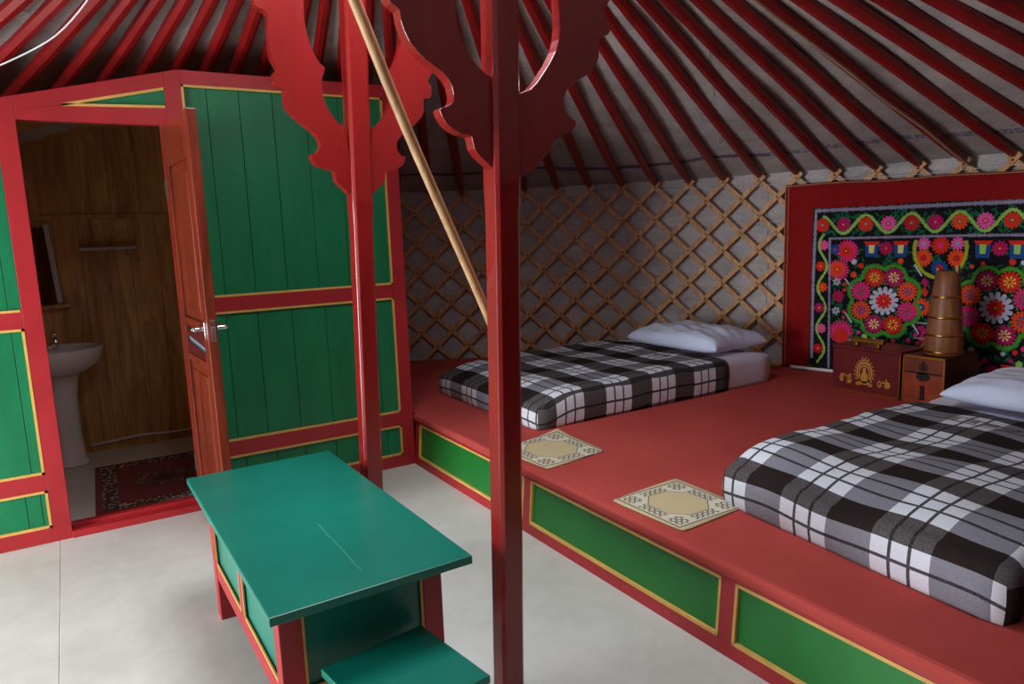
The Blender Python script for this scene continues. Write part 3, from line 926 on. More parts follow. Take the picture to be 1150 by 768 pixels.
sheet = cloth('lilac_white_sheet', srgb(214,208,228), .85, .06, 8, .3, .25)
pil_m = cloth('white_pillow_cotton', srgb(206,214,240), .85, .05, 6, .3, .3)
def wav(x, y, s=1): return s*(.006*math.sin(x*9+y*3)+.005*math.sin(y*11-x*4)+.003*math.sin(x*23+y*17))
# --- left bed
def topL(u, v):
    x = 2.03+u*1.92
    e = min(1, u/.18); h = .432+.075*(1-(1-e)**2)+.012*min(1, max(0, (u-.2)/.5))
    return h+wav(x, v*1.2)*.7
mL = soft_box('mattress', sheet, 2.05, 3.945, 3.10, 4.27, ZC+.002, lambda u, v: topL(.01+u*.985, v)-.014, rnd=.045, nx=40, ny=24)
tag(mL, 'thin mattress in a pale lilac sheet under the farther plaid blanket', 'mattress')
def topLB(u, v):
    return topL(u*(1.50/1.92), v)
bL = soft_box('blanket', plaid('plaid_wool_far', u0=-2.155, v0=-3.04), 2.028, 3.53, 3.078, 4.292, ZC+.003, topLB, rnd=.05, nx=70, ny=44)
tag(bL, 'black and white plaid blanket on the farther bed, behind the nearer post', 'blanket', 'plaid wool blankets')
# --- right bed
def topR(u, v):
    e = min(1, u/.15); h = .445+.075*(1-(1-e)**2)
    return h-.012*math.sin(v*PI)*u+wav(u*1.9+1, v*1.05+2)
mR = soft_box('mattress', sheet, 2.06, 3.86, .81, 1.82, ZC+.002, lambda u, v: topR(.01+u*.98, v)-.014, rnd=.045, nx=40, ny=24, skew=.09)
tag(mR, 'mattress under the nearer plaid blanket at the right edge of the room', 'mattress')
bR = soft_box('blanket', plaid('plaid_wool_near', u0=-1.82, v0=-1.0, pu=.31, bu=.19), 2.04, 3.42, .79, 1.845, ZC+.003, lambda u, v: topR(u*1.38/1.9, v), rnd=.055, nx=70, ny=44, skew=.09)
tag(bR, 'brown black and white plaid blanket on the nearer bed, lower right', 'blanket', 'plaid wool blankets')

def woven_mark(blanket, cx, cy, zt, w_, n_):
    b = MB()
    for i in range(n_):
        for j in range(3):
            y = cy-(i-(n_-1)/2)*.075; x = cx+(j-1)*.014
            z = zt(x, y)+.003
            b.box(x-.004, x+.004, y-.026, y+.026, z-.003, z)
    o = b.build('woven_mark', cloth('grey_woven_mark', srgb(92,86,86), .9, .15, 120), parent=blanket)
    return o
woven_mark(bL, 3.30, 3.55, lambda x, y: topLB((x-2.028)/1.502, (y-3.078)/1.214), .1, 4)
woven_mark(bR, 3.12, 1.42, lambda x, y: topR((x-2.04)/1.38*1.38/1.9, (y-.79)/1.055), .1, 4)
def pillow(name, label, cx, cy, zb, lx, ly, h, rz, seed):
    rnd = random.Random(seed); b = MB(); n = 36; m_ = 26; vs = []
    ph = [rnd.uniform(0, 6) for _ in range(6)]
    def pt(i, j, s):
        u = -1+2*i/n; v = -1+2*j/m_
        pu = abs(u)**3.4; pv = abs(v)**3.4
        d = max(0, 1-pu)*max(0, 1-pv)
        z = h*.5*d**.36
        # cloth pulls in between the corners
        x = u*lx/2*(1-.05*(1-v*v)) ; y = v*ly/2*(1-.06*(1-u*u))
        fold = .010*math.sin(7*u+ph[0])*math.sin(3*v+ph[1])+.007*math.sin(11*v+4*u+ph[2])+.004*math.sin(19*u-9*v+ph[3])
        if s > 0: z = z*1.35+fold*d**.5
        else: z = -z*.65
        return (x, y, z)
    top = [[None]*(m_+1) for _ in range(n+1)]; bot = [[None]*(m_+1) for _ in range(n+1)]
    for i in range(n+1):
        for j in range(m_+1):
            top[i][j] = len(vs); vs.append(pt(i, j, 1))
    for i in range(n+1):
        for j in range(m_+1):
            if i in (0, n) or j in (0, m_): bot[i][j] = top[i][j]
            else: bot[i][j] = len(vs); vs.append(pt(i, j, -1))
    fs = []
    for i in range(n):
        for j in range(m_):
            fs.append((top[i][j], top[i+1][j], top[i+1][j+1], top[i][j+1]))
            fs.append((bot[i][j], bot[i][j+1], bot[i+1][j+1], bot[i+1][j]))
    b.add(vs, fs)
    o = b.build(name, pil_m, loc=(cx, cy, zb+h*.5*.65), smooth=True, subsurf=1); o.rotation_euler = (0, math.radians(0), rz)
    return tag(o, label, 'pillow')
pillow('pillow', 'plump white pillow on the farther bed below the wooden lattice', 3.735, 3.60, .514, .54, .86, .150, .03, 3)
pillow('pillow', 'white pillow on the nearer bed at the right edge, beside the red chests', 3.66, 1.24, .515, .60, 1.0, .14, .06, 5)

# --- two little patterned mats
def mat_mat(name, seed):
    m = mat(name, srgb(196,180,136), .9, .15, sheen=.1); t = NT(m)
    c = t.n('ShaderNodeTexCoord'); s = t.n('ShaderNodeSeparateXYZ'); t.l(c.outputs['Generated'], s.inputs[0])
    X = t.math('ABSOLUTE', t.math('SUBTRACT', s.outputs['X'], .5)); Y = t.math('ABSOLUTE', t.math('SUBTRACT', s.outputs['Y'], .5))
    mx = t.math('MAXIMUM', X, Y)
    tan = srgb(206,190,144); grey = srgb(132,122,104); light = srgb(216,208,186); dk = srgb(84,74,60)
    col = t.mix(t.math('LESS_THAN', mx, .445), tan, grey)
    col = t.mix(t.math('LESS_THAN', mx, .42), col, light)
    # chain of small rings inside the border, forming an octagon
    oct_ = t.math('MAXIMUM', t.math('MULTIPLY', t.math('ADD', X, Y), .70), mx)
    comb = t.n('ShaderNodeCombineXYZ')
    per = .0714
    for i, a in ((0, s.outputs['X']), (1, s.outputs['Y'])):
        q = t.math('SUBTRACT', t.math('MODULO', t.math('ADD', a, .0), per), per/2)
        t.l(q, comb.inputs[i])
    ln = t.n('ShaderNodeVectorMath', operation='LENGTH'); t.l(comb.outputs[0], ln.inputs[0])
    ring = t.math('LESS_THAN', t.math('ABSOLUTE', t.math('SUBTRACT', ln.outputs['Value'], .026)), .0075)
    zone = t.math('MULTIPLY', t.math('GREATER_THAN', oct_, .30), t.math('LESS_THAN', mx, .40))
    near = t.math('LESS_THAN', t.math('MINIMUM', X, Y), .20)
    zone2 = t.math('MULTIPLY', zone, t.math('LESS_THAN', t.math('MINIMUM', t.math('ABSOLUTE', t.math('SUBTRACT', X, 0)), Y), .16))
    corner = t.math('MULTIPLY', zone, t.math('GREATER_THAN', t.math('MINIMUM', X, Y), .235))
    col = t.mix(t.math('MULTIPLY', ring, t.math('MAXIMUM', zone2, corner)), col, dk)
    edge = t.math('LESS_THAN', t.math('ABSOLUTE', t.math('SUBTRACT', oct_, .288)), .006)
    col = t.mix(edge, col, dk)
    fine = t.math('GREATER_THAN', t.noise(t.coord('Generated'), 55, 3, .7), .55)
    col = t.mix(t.math('MULTIPLY', t.math('LESS_THAN', oct_, .28), t.math('MULTIPLY', fine, .25)), t.mix(t.math('LESS_THAN', oct_, .285), col, srgb(206,188,146)), srgb(160,140,100))
    t.l(col, t.b.inputs['Base Color']); t.bump(t.noise(t.coord('Object'), 180, 3), .5, .004)
    return m
def small_mat(label, corners, zf, seed):
    """bilinear sheet between four corners (x,y); zf gives height"""
    b = MB(); n = 24; vs = []
    (ax,ay),(bx,by),(cx,cy),(dx,dy) = corners
    for lay in (0, 1):
        for i in range(n+1):
            for j in range(n+1):
                u, v = i/n, j/n
                # slightly rounded corners
                uu, vv = (u-.5)*2, (v-.5)*2
                k = 1-.035*(abs(uu)**6)*(abs(vv)**6)
                u2, v2 = .5+uu*k/2, .5+vv*k/2
                x = (ax*(1-u2)+bx*u2)*(1-v2)+(dx*(1-u2)+cx*u2)*v2
                y = (ay*(1-u2)+by*u2)*(1-v2)+(dy*(1-u2)+cy*u2)*v2
                vs.append((x, y, zf(u, v)+(.0045 if lay else 0)))
    q = (n+1)*(n+1); fs = []
    for i in range(n):
        for j in range(n):
            a = i*(n+1)+j; b2 = (i+1)*(n+1)+j
            fs.append((q+a, q+b2, q+b2+1, q+a+1)); fs.append((a, a+1, b2+1, b2))
    for i in range(n):
        a = i*(n+1); b2 = a+n+1; fs.append((a, b2, q+b2, q+a)); a += n; b2 += n; fs.append((b2, a, q+a, q+b2))
        a = i; fs.append((a+1, a, q+a, q+a+1)); a = n*(n+1)+i; fs.append((a, a+1, q+a+1, q+a))
    b.add(vs, fs)
    o = b.build('floor_mat', mat_mat('beige_bordered_mat', seed), smooth=True)
    return tag(o, label, 'mat', 'small beige patterned mats on the platform')
small_mat('beige patterned mat with a curled corner, against the farther bed behind the near post', [(1.725,2.545),(2.10,2.60),(2.12,3.02),(1.70,2.93)], lambda u, v: ZC+.002+.035*max(0, (u+v-1.55))/.45*max(0,(u+v-1.55)), 1)
small_mat('flat beige patterned mat touching the foot of the nearer plaid blanket', [(1.728,1.715),(2.075,1.74),(2.09,2.118),(1.712,2.090)], lambda u, v: ZC+.002, 2)

# ------------------------------------------------------------------ chests and churn
ch = M['red_chest'] = paint('oxblood_lacquer', srgb(104,22,24), .35, .25, 6)
big = empty('red_chest', (4.07, 2.302, ZC)); tag(big, 'dark red wooden chest with gold crest and top handle, standing left', 'chest')
b = MB(); b.box(0, .26, 0, .436, 0, .262); b.build('body', ch, parent=big, bevel=.004)
b = MB(); b.box(-.004, .264, -.004, .440, .262, .282); b.build('lid', ch, parent=big, bevel=.004)
b = MB()
for y0_, y1_, z0_, z1_ in ((.0,.436,.0,.008),):
    b.box(-.003, .0, y0_, y1_, z0_, z1_)
b.box(-.003, 0, 0, .007, 0, .26); b.build('edge_strip', M['brass'], parent=big)
b = MB()
for y in (.15, .29): b.box(.02, .05, y, y+.022, .282, .318)
b.box(.016, .054, .125, .335, .308, .334); b.build('handle', M['brass'], parent=big, bevel=.004)
# painted gold crest: flame-edged mandorla with figure, and two side emblems
gold = mat('gold_leaf', srgb(206,150,66), .4, metal=.35)
b = MB()
def disc(B, cy, cz, ry, rz, n=20, x=-.0015, t=.0015, ring=None):
    if ring is None:
        B.add([(x, cy+ry*math.cos(2*PI*i/n), cz+rz*math.sin(2*PI*i/n)) for i in range(n)], [tuple(range(n))])
    else:
        vs = []
        for i in range(n):
            for s in (1, ring): vs.append((x, cy+ry*s*math.cos(2*PI*i/n), cz+rz*s*math.sin(2*PI*i/n)))
        B.add(vs, [(2*i, 2*i+1, (2*i+3) % (2*n), (2*i+2) % (2*n)) for i in range(n)])
cy_, cz_ = .222, .128
disc(b, cy_, cz_, .052, .068, 30, ring=.80); disc(b, cy_, cz_, .036, .048, 26, x=-.0017, ring=.80)
for i in range(15):
    a = math.radians(-35+i*250/14); y = cy_+.056*math.cos(a); z = cz_+.073*math.sin(a)
    b.add([(-.0016, y-.008*math.sin(a), z+.008*math.cos(a)), (-.0016, y+.008*math.sin(a), z-.008*math.cos(a)), (-.0016, cy_+.070*math.cos(a+.12), cz_+(.088 if abs(i-7) > 1 else .102)*math.sin(a+.12))], [(0,1,2)])
disc(b, cy_, cz_-.016, .020, .022); disc(b, cy_, cz_+.018, .011, .014); disc(b, cy_, cz_-.046, .038, .010); disc(b, cy_, cz_-.066, .052, .009)
disc(b, cy_-.04, cz_-.075, .014, .008); disc(b, cy_+.04, cz_-.075, .014, .008)
rr = random.Random(4)
for cy2 in (.098, .345):
    for i in range(11):
        disc(b, cy2+rr.uniform(-.034,.034), .078+rr.uniform(-.026,.026), rr.uniform(.006,.013), rr.uniform(.005,.010), 10, x=-.0014-.00005*i, ring=rr.choice((None,.55)))
    for s in (-1, 1): disc(b, cy2+s*.026, .072, .013, .020, 14, x=-.0013, ring=.6)
b.build('gold_crest', gold, parent=big)

sm = empty('spice_chest', (4.055, 2.045, ZC)); tag(sm, 'small orange brown chest with brass edges and iron clasps, below the wooden churn', 'chest')
b = MB(); b.box(.004, .36, 0, .236, 0, .276); b.build('body', paint('dark_brown_lacquer', srgb(70,24,18), .4, .25, 6), parent=sm, bevel=.003)
b = MB(); b.box(0, .004, .010, .226, .010, .176); b.build('front_panel', paint('orange_brown_lacquer', srgb(150,60,26), .35, .35, 14), parent=sm)
b = MB(); b.box(0, .004, .010, .226, .186, .266); b.build('upper_panel', paint('brown_lacquer', srgb(120,54,30), .35, .35, 14), parent=sm)
b = MB()
for y0_, y1_, z0_, z1_ in ((0,.236,0,.010),(0,.236,.266,.278),(0,.010,0,.276),(.226,.236,0,.276)): b.box(-.003, .006, y0_, y1_, z0_, z1_)
b.build('edge_strip', M['brass'], parent=sm, bevel=.001)
b = MB()
disc(b, .118, .215, .026, .022, 18, x=-.003, ring=.7); b.box(-.003, 0, .030, .206, .176, .184); disc(b, .118, .160, .038, .026, 20, x=-.003)
b.box(-.006, 0, .106, .130, .035, .11); disc(b, .118, .035, .020, .010, x=-.004); disc(b, .118, .222, .012, .03, x=-.0035)
b.build('iron_clasp', M['iron'], parent=sm)

cz0 = ZC+.279
chn = empty('wooden_churn', (4.20, 2.135, cz0)); tag(chn, 'tapering wooden churn with thin brass hoops standing on the small chest', 'churn')
b = MB(); b.lathe([(.094,0),(.098,.012),(.093,.12),(.081,.26),(.067,.40),(.058,.474),(.050,.476),(.052,.40),(.05,.33)], 40)
b.build('staved_body', wood('churn_wood', srgb(150,96,58), srgb(104,60,34), .5, 3, knots=False), parent=chn, smooth=True)
for z, r in ((.020,.0985),(.115,.0945),(.215,.087),(.330,.0748)):
    b = MB(); b.lathe([(r-.002,-.006),(r+.0012,-.005),(r+.0012,.005),(r-.002,.006)], 40, (0,0,z)); b.build('brass_hoop', M['brass'], parent=chn, smooth=True)
b = MB(); b.box(-.012, .012, -.060, -.046, .462, .508); b.build('rim_lug', M['lath'], parent=chn, bevel=.003)
b = MB(); b.box(-.010, .010, .046, .058, .462, .490); b.build('rim_lug', M['lath'], parent=chn, bevel=.003)

# ------------------------------------------------------------------ wall hangings
RW = 3.655
def W(s, z, off=0):
    a = s/3.67; r = RW-off; return (CX+r*math.cos(a), CY+r*math.sin(a), z)
def sheetmesh(name, s0, s1, z0, z1, m, off, parent=None, wave=.006, th_=.004, topf=None, ns=90):
    b = MB(); nz = 26; vs = []
    for lay in (0, 1):
        for i in range(ns+1):
            for j in range(nz+1):
                s = s0+(s1-s0)*i/ns; zt = z1 if topf is None else topf(s)
                z = z0+(zt-z0)*j/nz
                o = off+(th_ if lay else 0)+wave*(math.sin(s*7+z*1.5)+.5*math.sin(s*17-z*4))*.5
                vs.append(W(s, z, o))
    q = (ns+1)*(nz+1); fs = []; w_ = nz+1
    for i in range(ns):
        for j in range(nz):
            a = i*w_+j; c = a+w_
            fs.append((q+a, q+c, q+c+1, q+a+1)); fs.append((a, a+1, c+1, c))
    for i in range(ns):
        a = i*w_; c = a+w_; fs.append((a, c, q+c, q+a)); a += nz; c += nz; fs.append((c, a, q+a, q+c))
    for j in range(nz):
        a = j; fs.append((a+1, a, q+a, q+a+1)); a = ns*w_+j; fs.append((a, a+1, q+a+1, q+a))
    b.add(vs, fs); return b.build(name, m, parent=parent, smooth=True)
def quilt_mat():
    m = mat('red_quilted_cloth', srgb(170,18,16), .85, .2, sheen=.1); t = NT(m)
    geo = t.n('ShaderNodeNewGeometry'); s = t.n('ShaderNodeSeparateXYZ'); t.l(geo.outputs['Position'], s.inputs[0])
    Y, Z = s.outputs['Y'], s.outputs['Z']
    # zigzag stitching
    zig = t.math('PINGPONG', Y, .06)
    f = t.math('SINE', t.math('MULTIPLY', t.math('ADD', Z, t.math('MULTIPLY', zig, 1.0)), 2*PI/.020))
    col = t.ramp(t.math('MULTIPLY_ADD', f, .5, .5), [(.0, srgb(116,9,10)), (.6, srgb(154,15,15))])
    t.l(col, t.b.inputs['Base Color']); t.bump(f, .5, .004); return m
def topz(s): return 1.622-.010*(1.2-s)*.9+.004*math.sin(s*9)
S0, S1 = 1.205, -1.55
hang = sheetmesh('red_hanging', S0, S1, ZC+.006, 1.62, quilt_mat(), .006, topf=topz)
tag(hang, 'red quilted cloth hanging on the wall behind the embroidered panel', 'wall hanging')
b = MB(); cordm = cloth('beige_piping', srgb(176,130,96), .8, .1, 80)
def wv(s, z): return .006*(math.sin(s*7+z*1.5)+.5*math.sin(s*17-z*4))*.5
for ss in (S0, S0-.022):
    b.tube([W(ss, ZC+.01+(topz(ss)-.0-ZC-.01)*i/24, .012+wv(ss, ZC+(1.31)*i/24)) for i in range(25)], .0026, 6)
b.tube([W(S0+(S1-S0)*i/90, topz(S0+(S1-S0)*i/90)-.008, .012+wv(S0+(S1-S0)*i/90, 1.61)) for i in range(91)], .003, 6)
b.build('piping', cordm, parent=hang)

SL_, SR_ = 1.008, -1.42     # suzani, s range
def toppan(s): return 1.452+.004*math.sin(s*6)
suz = sheetmesh('embroidered_panel', SL_, SR_, ZC+.02, 1.452, cloth('black_cotton', srgb(16,16,22), .9, .2, 90), .013, topf=toppan)
tag(suz, 'black cotton panel densely embroidered with bright round flowers, hung over the red cloth', 'embroidery')
PAL = [('lilac',(150,140,168)), ('lime',(150,196,92)), ('grass',(70,150,44)), ('redorange',(214,40,22)), ('orange',(232,74,20)),
       ('magenta',(176,8,92)), ('pink',(226,38,120)), ('rose',(232,84,160)), ('blue',(22,70,140)), ('grey',(92,88,92)),
       ('cream',(226,214,130)), ('white',(190,192,214)), ('dkgreen',(10,96,62)), ('yellow',(218,186,60)), ('sky',(40,130,160)), ('crimson',(190,16,30)), ('olive',(170,180,44)), ('violetgrey',(80,76,130))]
PI_ = {n_: i for i, (n_, _) in enumerate(PAL)}
pm = [cloth('thread_'+n_, srgb(*c), .75, .22, 120, .2, .5) for n_, c in PAL]
E_ = MB()
def ep(pts, col, lay):
    E_.add([W(s, z, .0185+wv(s, z)+lay*.0012) for s, z in pts], [tuple(range(len(pts)))], PI_[col])
def flower(s, z, r, col, core, ccol='redorange', n=None, lay=2, star=True, cr=.42, gap=.80):
    n = n or max(9, int(r*260)); 
    for i in range(n):
        a = 2*PI*i/n+.3; w = PI/n*gap
        pts = [(s, z)]
        for da, f in ((-w,.80),(-w*.7,.95),(0,1.0),(w*.7,.95),(w,.80)): pts.append((s+r*f*math.cos(a+da), z+r*f*math.sin(a+da)))
        ep(pts, col, lay)
    ep([(s+r*.72*math.cos(2*PI*i/16), z+r*.72*math.sin(2*PI*i/16)) for i in range(16)], col, lay+.5)
    if core:
        if star:
            for i in range(8):
                a = 2*PI*i/8+.2; w = .20
                ep([(s, z), (s+r*cr*1.15*math.cos(a-w), z+r*cr*1.15*math.sin(a-w)), (s+r*cr*1.35*math.cos(a), z+r*cr*1.35*math.sin(a)), (s+r*cr*1.15*math.cos(a+w), z+r*cr*1.15*math.sin(a+w))], core, lay+1)
        else:
            ep([(s+r*cr*math.cos(2*PI*i/14), z+r*cr*math.sin(2*PI*i/14)) for i in range(14)], core, lay+1)
        ep([(s+r*.12*math.cos(2*PI*i/8), z+r*.12*math.sin(2*PI*i/8)) for i in range(8)], ccol, lay+1.5)
def stitches(path, w, col, step=.010, lay=3, gap=.78, solid=True):
    """satin-stitched line: short bars across the path"""
    acc = 0
    for i in range(len(path)-1):
        (s0, z0), (s1, z1) = path[i], path[i+1]
        L = math.hypot(s1-s0, z1-z0)
        if L < 1e-6: continue
        dx, dz = (s1-s0)/L, (z1-z0)/L; nx_, nz_ = -dz, dx
        while acc < L:
            cs, cz = s0+dx*acc, z0+dz*acc; h = step*gap/2; ww = w/2*random.uniform(.75,1.3)
            ep([(cs-dx*h+nx_*ww, cz-dz*h+nz_*ww), (cs+dx*h+nx_*ww, cz+dz*h+nz_*ww), (cs+dx*h-nx_*ww, cz+dz*h-nz_*ww), (cs-dx*h-nx_*ww, cz-dz*h-nz_*ww)], col, lay)
            acc += step
        acc -= L
        if solid:
            ww = w*.18
            ep([(s0+nx_*ww, z0+nz_*ww), (s1+nx_*ww, z1+nz_*ww), (s1-nx_*ww, z1-nz_*ww), (s0-nx_*ww, z0-nz_*ww)], col, lay-.3)
def leafy(s, z, n, r, col='dkgreen', rr_=None):
    rr_ = rr_ or random.Random(int((s*1000+z*777)) & 0xffff)
    for i in range(n):
        a = rr_.uniform(0, 2*PI); d = rr_.uniform(.2, 1)*r; cs, cz = s+d*math.cos(a), z+d*math.sin(a)
        b_ = rr_.uniform(0, PI); l, w = .024, .007
        ep([(cs-l*math.cos(b_), cz-l*math.sin(b_)), (cs-w*math.sin(b_), cz+w*math.cos(b_)), (cs+l*math.cos(b_), cz+l*math.sin(b_)), (cs+w*math.sin(b_), cz-w*math.cos(b_))], col, 1)
def tulip(s, z, h, w, c1, c2, tip='redorange'):
    ep([(s-w/2, z+h*.3), (s-w*.42, z-h*.5), (s+w*.42, z-h*.5), (s+w/2, z+h*.3), (s+w*.2, z+h*.1), (s, z+h*.3), (s-w*.2, z+h*.1)][:4], c1, 2)
    ep([(s-w*.22, z+h*.3), (s-w*.18, z-h*.25), (s+w*.18, z-h*.25), (s+w*.22, z+h*.3)], c2, 3)
    ep([(s-w*.6, z+h*.52), (s-w*.4, z+h*.28), (s+w*.4, z+h*.28), (s+w*.6, z+h*.52)], tip, 3)
# dark green ground leaves
for i in range(620):
    s = random.uniform(SR_+.03, .86); z = random.uniform(.40, 1.20); leafy(s, z, 2, .04)
for i in range(260):
    s = random.uniform(SR_+.03, .95); leafy(s, random.uniform(1.27,1.40), 2, .03)
# lilac frames
zt_o, zt_i = 1.432, 1.240
stitches([(.985,.40),(.99,1.0),(.985,zt_o)], .020, 'lilac'); stitches([(.985,zt_o),(0,zt_o+.002),(SR_+.03,zt_o)], .024, 'lilac')
stitches([(.865,.34),(.875,.8),(.885,zt_i)], .015, 'lilac'); stitches([(.885,zt_i),(0,zt_i+.008),(SR_+.03,zt_i+.01)], .016, 'lilac')
# border flowers and vine, top
bc = ['redorange','magenta','redorange','rose','crimson','magenta','orange','rose','redorange','magenta']
x = .938; i = 0
while x > SR_+.05:
    flower(x, 1.332, .050, bc[i % len(bc)], 'grey' if i % 2 == 0 else 'magenta', 'yellow', lay=2, star=True, cr=.3)
    x -= .1435; i += 1
vine = []
for k in range(240):
    s = .93-(.93-SR_-.04)*k/239
    vine.append((s, 1.332-.060*math.cos((.938-.1435/2-s)/(.1435)*PI-PI/2)))
stitches(vine, .020, 'lime', .011, 4)
# border left
lc = ['rose','redorange','orange','magenta','rose','crimson']
for i in range(6):
    z = 1.195-.145*i; flower(.930+(.012 if i % 2 else -.004), z, .036, lc[i], 'orange', 'yellow', star=False, cr=.3)
vine = [(.928+.030*math.cos((z-1.195)/.145*PI), z) for z in [1.27-(1.27-.37)*k/90 for k in range(91)]]
stitches(vine, .017, 'lime', .011, 4)
# medallions
fl = [('redorange','yellow'),('pink','grey'),('orange','blue'),('magenta','cream'),('redorange','yellow'),('pink','grey'),('orange','violetgrey'),('magenta','cream')]
def medallion(s0, z0, mirror=1):
    R1 = .168
    flower(s0, z0, .096, 'white', None, n=14, lay=2, gap=.8)
    flower(s0, z0, .054, 'redorange', 'crimson', 'yellow', n=10, lay=4)
    for i in range(8):
        a = math.radians(66-45*i)*1.0
        ds, dz = R1*math.cos(a)*.95*mirror, R1*math.sin(a)
        c, k = fl[i]
        flower(s0+ds*(-1)*(-1 if mirror > 0 else -1), z0+dz, .065, c, k, 'crimson', lay=2)
    path = []
    for i in range(161):
        a = 2*PI*i/160; q = (math.degrees(a)-66) % 45-22.5
        rad = .206+.030*math.cos(math.radians(q*4-90+90)*1.0+PI)*1.0
        lobes = .198+.048*abs(math.cos(math.radians((math.degrees(a)-66)*4)))**.7
        path.append((s0+lobes*.97*math.cos(a)*mirror, z0+lobes*math.sin(a)))
    stitches(path, .026, 'grass', .0105, 3)
    # between medallion and top
    flower(s0, 1.172, .046, 'magenta', 'crimson', 'yellow', lay=2)
    for d in (-1, 1):
        tulip(s0+d*.092, 1.165, .10, .088, 'blue', 'cream' if mirror > 0 else 'lime')
    # below
    flower(s0, .440, .048, 'magenta', 'crimson', 'yellow')
    for d in (-1, 1): tulip(s0+d*.088, .445, .10, .072, 'sky', 'orange')
    stitches([(s0+.16-.02*j, .365+.012*(j % 2)) for j in range(17)], .012, 'blue', .02, 2)
def column(s0):
    for d in (-1, 1):
        flower(s0+d*.098, 1.112, .055, 'orange', 'crimson', 'grey', star=False, cr=.35)
        flower(s0+d*.100, 1.200, .042, 'rose', 'lilac', 'white', star=False, cr=.4)
        flower(s0+d*.096, .80, .060, 'orange', 'blue', 'yellow', star=False, cr=.4, lay=1)
    flower(s0, 1.190, .056, 'redorange', 'pink', 'pink', star=False, cr=.35)
    flower(s0, 1.050, .052, 'blue', 'crimson', 'crimson', star=False, cr=.42)
    path = [(s0+.155*math.cos(a), 1.165-.175*math.sin(a)) for a in [math.radians(-18+216*i/60) for i in range(61)]]
    stitches(path, .022, 'olive', .0105, 4)
    for z, c in ((.96,'magenta'),(.90,'redorange'),(.66,'magenta'),(.60,'pink')):
        for d in (-1, 1): ep([(s0+d*.085, z+.03), (s0+d*.105, z), (s0+d*.075, z-.035), (s0+d*.055, z)], c, 2)
    flower(s0, .56, .05, 'orange', 'blue', 'yellow')
    path = [(s0+.10*math.cos(a), .50+.09*math.sin(a)) for a in [math.radians(0+180*i/30) for i in range(31)]]
    stitches(path, .018, 'olive', .0105, 3); flower(s0, .50, .03, 'redorange', None)
    for z in (.70, .60): 
        for i in range(9): ep([(s0+.03+.012*i, z), (s0+.036+.012*i, z+.006), (s0+.042+.012*i, z), (s0+.036+.012*i, z-.006)], 'white', 2)
for s0, mr in ((.515,1), (-.154,-1), (-.823,1)): medallion(s0, .826, mr)
for s0 in (.182, -.488, -1.15): column(s0)
# left column beside the first medallion
flower(.845, 1.165, .036, 'blue', 'redorange', 'redorange', star=False, cr=.25)
flower(.765, 1.155, .075, 'pink', None, n=20, lay=1); flower(.772, 1.155, .050, 'redorange', 'crimson', 'yellow', star=False)
flower(.822, 1.025, .075, 'pink', None, n=20, lay=1); flower(.828, 1.03, .055, 'orange', 'redorange', 'yellow', lay=3)
for z in (.945, .745): flower(.828, z, .028, 'white', 'grey', 'grey', n=6, gap=.55)
flower(.815, .845, .042, 'magenta', 'crimson', 'redorange')
flower(.79, .60, .085, 'pink', None, n=22, lay=1); flower(.79, .575, .055, 'redorange', None, lay=3)
for z in (.93,.74,.70,.89): flower(.775, z, .014, 'redorange', None, n=6)
for (s, z) in ((.74,.93),(.735,.70),(.30,1.03),(.30,.66)):
    for i in range(5): ep([(s-.02+.01*i, z-.03+.014*i), (s-.012+.01*i, z-.036+.014*i), (s-.004+.01*i, z-.022+.014*i), (s-.012+.01*i, z-.014+.014*i)], 'white', 2)
rq = random.Random(11); done = []
for i in range(900):
    s = rq.uniform(SR_+.05, .72); z = rq.uniform(.50, 1.20)
    if min(math.hypot(s-c, z-.826) for c in (.515,-.154,-.823)) < .262: continue
    if min(math.hypot(s-c, z-1.12) for c in (.182,-.488,-1.15)) < .175 or min(math.hypot(s-c, z-.80) for c in (.278,.086,-.392,-.584,-1.054,-1.246)) < .085: continue
    if any(math.hypot(s-a, z-c) < .040 for a, c in done) or z > 1.10: continue
    done.append((s, z)); flower(s, z, rq.uniform(.013,.022), rq.choice(['redorange','pink','magenta','white','orange','lime']), None, n=6, lay=2)
for s0 in (.515, -.154, -.823):
    for i in range(16):
        a = 2*PI*i/16; flower(s0+.112*math.cos(a), .826+.112*math.sin(a), .007, 'grass', None, n=5, lay=1)
E_.build('embroidery', pm, parent=suz)
# pale plastic strip on the floor below the hanging's left end
b = MB(); n = 8
b.tube([P(math.degrees((1.12-.34*i/n)/3.67), R-.11, ZC+.016) for i in range(n+1)], .012, 8)
tag(b.build('plastic_conduit', M['white_plastic'], smooth=True), 'short pale plastic conduit on the platform below the hanging, left of the chests', 'conduit')

# white cable over the roof poles at upper left and three loose threads
def cone_pt(x, y, off=-.055):
    r = math.hypot(x-CX, y-CY); return (x, y, HZ+.03+(R-r)*TAN+off)
CAB = []
b = MB()
cable_pts = [(.30,3.20),(.232,3.427),(.193,3.543),(.133,3.677),(.069,3.793),(.009,3.856),(-.044,3.907),(-.097,3.95),(-.151,3.994),(-.222,4.042),(-.4,4.10),(-.6,4.12)]
b.tube([cone_pt(x, y) for x, y in cable_pts], .0038, 8)
tag(b.build('white_cable', M['white_plastic'], smooth=True, subsurf=1), 'white electric cable sagging across the roof poles at upper left', 'cable')

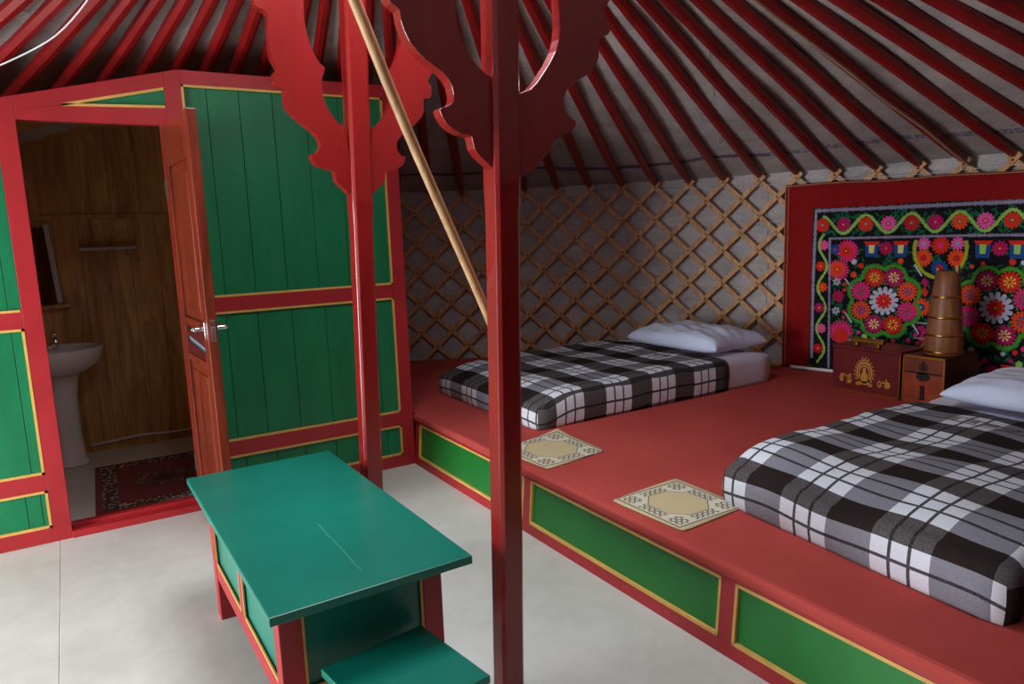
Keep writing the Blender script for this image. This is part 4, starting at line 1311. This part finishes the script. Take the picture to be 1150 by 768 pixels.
b = MB(); b.tube([cone_pt(3.833,3.484,.02), cone_pt(3.75,3.42,.0), cone_pt(3.681,3.354,-.01)], .0018, 5)
tag(b.build('loose_thread', M['white_cord']), 'short loose white thread on the roof felt left of the hanging', 'thread')
b = MB(); b.tube([cone_pt(3.287,3.019,-.012), cone_pt(3.099,2.866,-.02), cone_pt(2.898,2.699,-.012), cone_pt(2.778,2.60,-.015)], .0016, 5)
tag(b.build('loose_thread', M['iron']), 'longer dark loose thread crossing roof poles at top right of centre', 'thread')

# ------------------------------------------------------------------ daylight
w = bpy.data.worlds.new('sky'); bpy.context.scene.world = w; w.use_nodes = True
nt = w.node_tree; bg = nt.nodes['Background']
sky = nt.nodes.new('ShaderNodeTexSky'); sky.sky_type = 'HOSEK_WILKIE'; sky.turbidity = 6; sky.sun_direction = (-.5,-.6,.6)
hs = nt.nodes.new('ShaderNodeHueSaturation'); hs.inputs['Saturation'].default_value = .45
nt.links.new(sky.outputs[0], hs.inputs['Color']); nt.links.new(hs.outputs[0], bg.inputs['Color']); bg.inputs['Strength'].default_value = 1.2
def area(name, loc, target, sx, sy, power, col, spread=180):
    l = bpy.data.lights.new(name, 'AREA'); l.shape = 'RECTANGLE'; l.size = sx; l.size_y = sy; l.energy = power; l.color = col; l.spread = math.radians(spread)
    o = bpy.data.objects.new(name, l); COL.objects.link(o); o.location = loc
    d = Vector(target)-Vector(loc); o.rotation_euler = d.to_track_quat('-Z', 'Y').to_euler(); return o
# skylight through the entrance (left) and through the crown opening
area('entrance_daylight', P(173.2, R+.12, .86), (1.5, 2.3, .75), 1.15, 1.55, 175, (.93,.96,1.0))
area('crown_daylight', (CX, CY, ZR+.25), (CX, CY, 0), 1.15, 1.15, 72, (.90,.95,1.0))

# ------------------------------------------------------------------ camera
cam = bpy.data.cameras.new('camera'); co = bpy.data.objects.new('camera', cam); COL.objects.link(co)
f_px, yaw, pitch, roll = 802.7867, .5505, .156, -.0361
cam.sensor_fit = 'HORIZONTAL'; cam.sensor_width = 36; cam.lens = f_px/1150*36; cam.clip_start = .05
cy, sy = math.cos(yaw), math.sin(yaw); cp, sp = math.cos(pitch), math.sin(pitch)
fw = Vector((sy*cp, cy*cp, -sp)); r = Vector((cy, -sy, 0)); u = r.cross(fw)
cr, sr = math.cos(roll), math.sin(roll)
r2 = r*cr+u*sr; u2 = -r*sr+u*cr
mtx = Matrix(((r2.x, u2.x, -fw.x, 0), (r2.y, u2.y, -fw.y, 0), (r2.z, u2.z, -fw.z, 1.38), (0,0,0,1)))
co.matrix_world = mtx
sc = bpy.context.scene; sc.camera = co
sc.view_settings.view_transform = 'Standard'; sc.view_settings.look = 'None'; sc.view_settings.gamma = 1
sc.view_settings.use_curve_mapping = False; sc.view_settings.exposure = 0.0
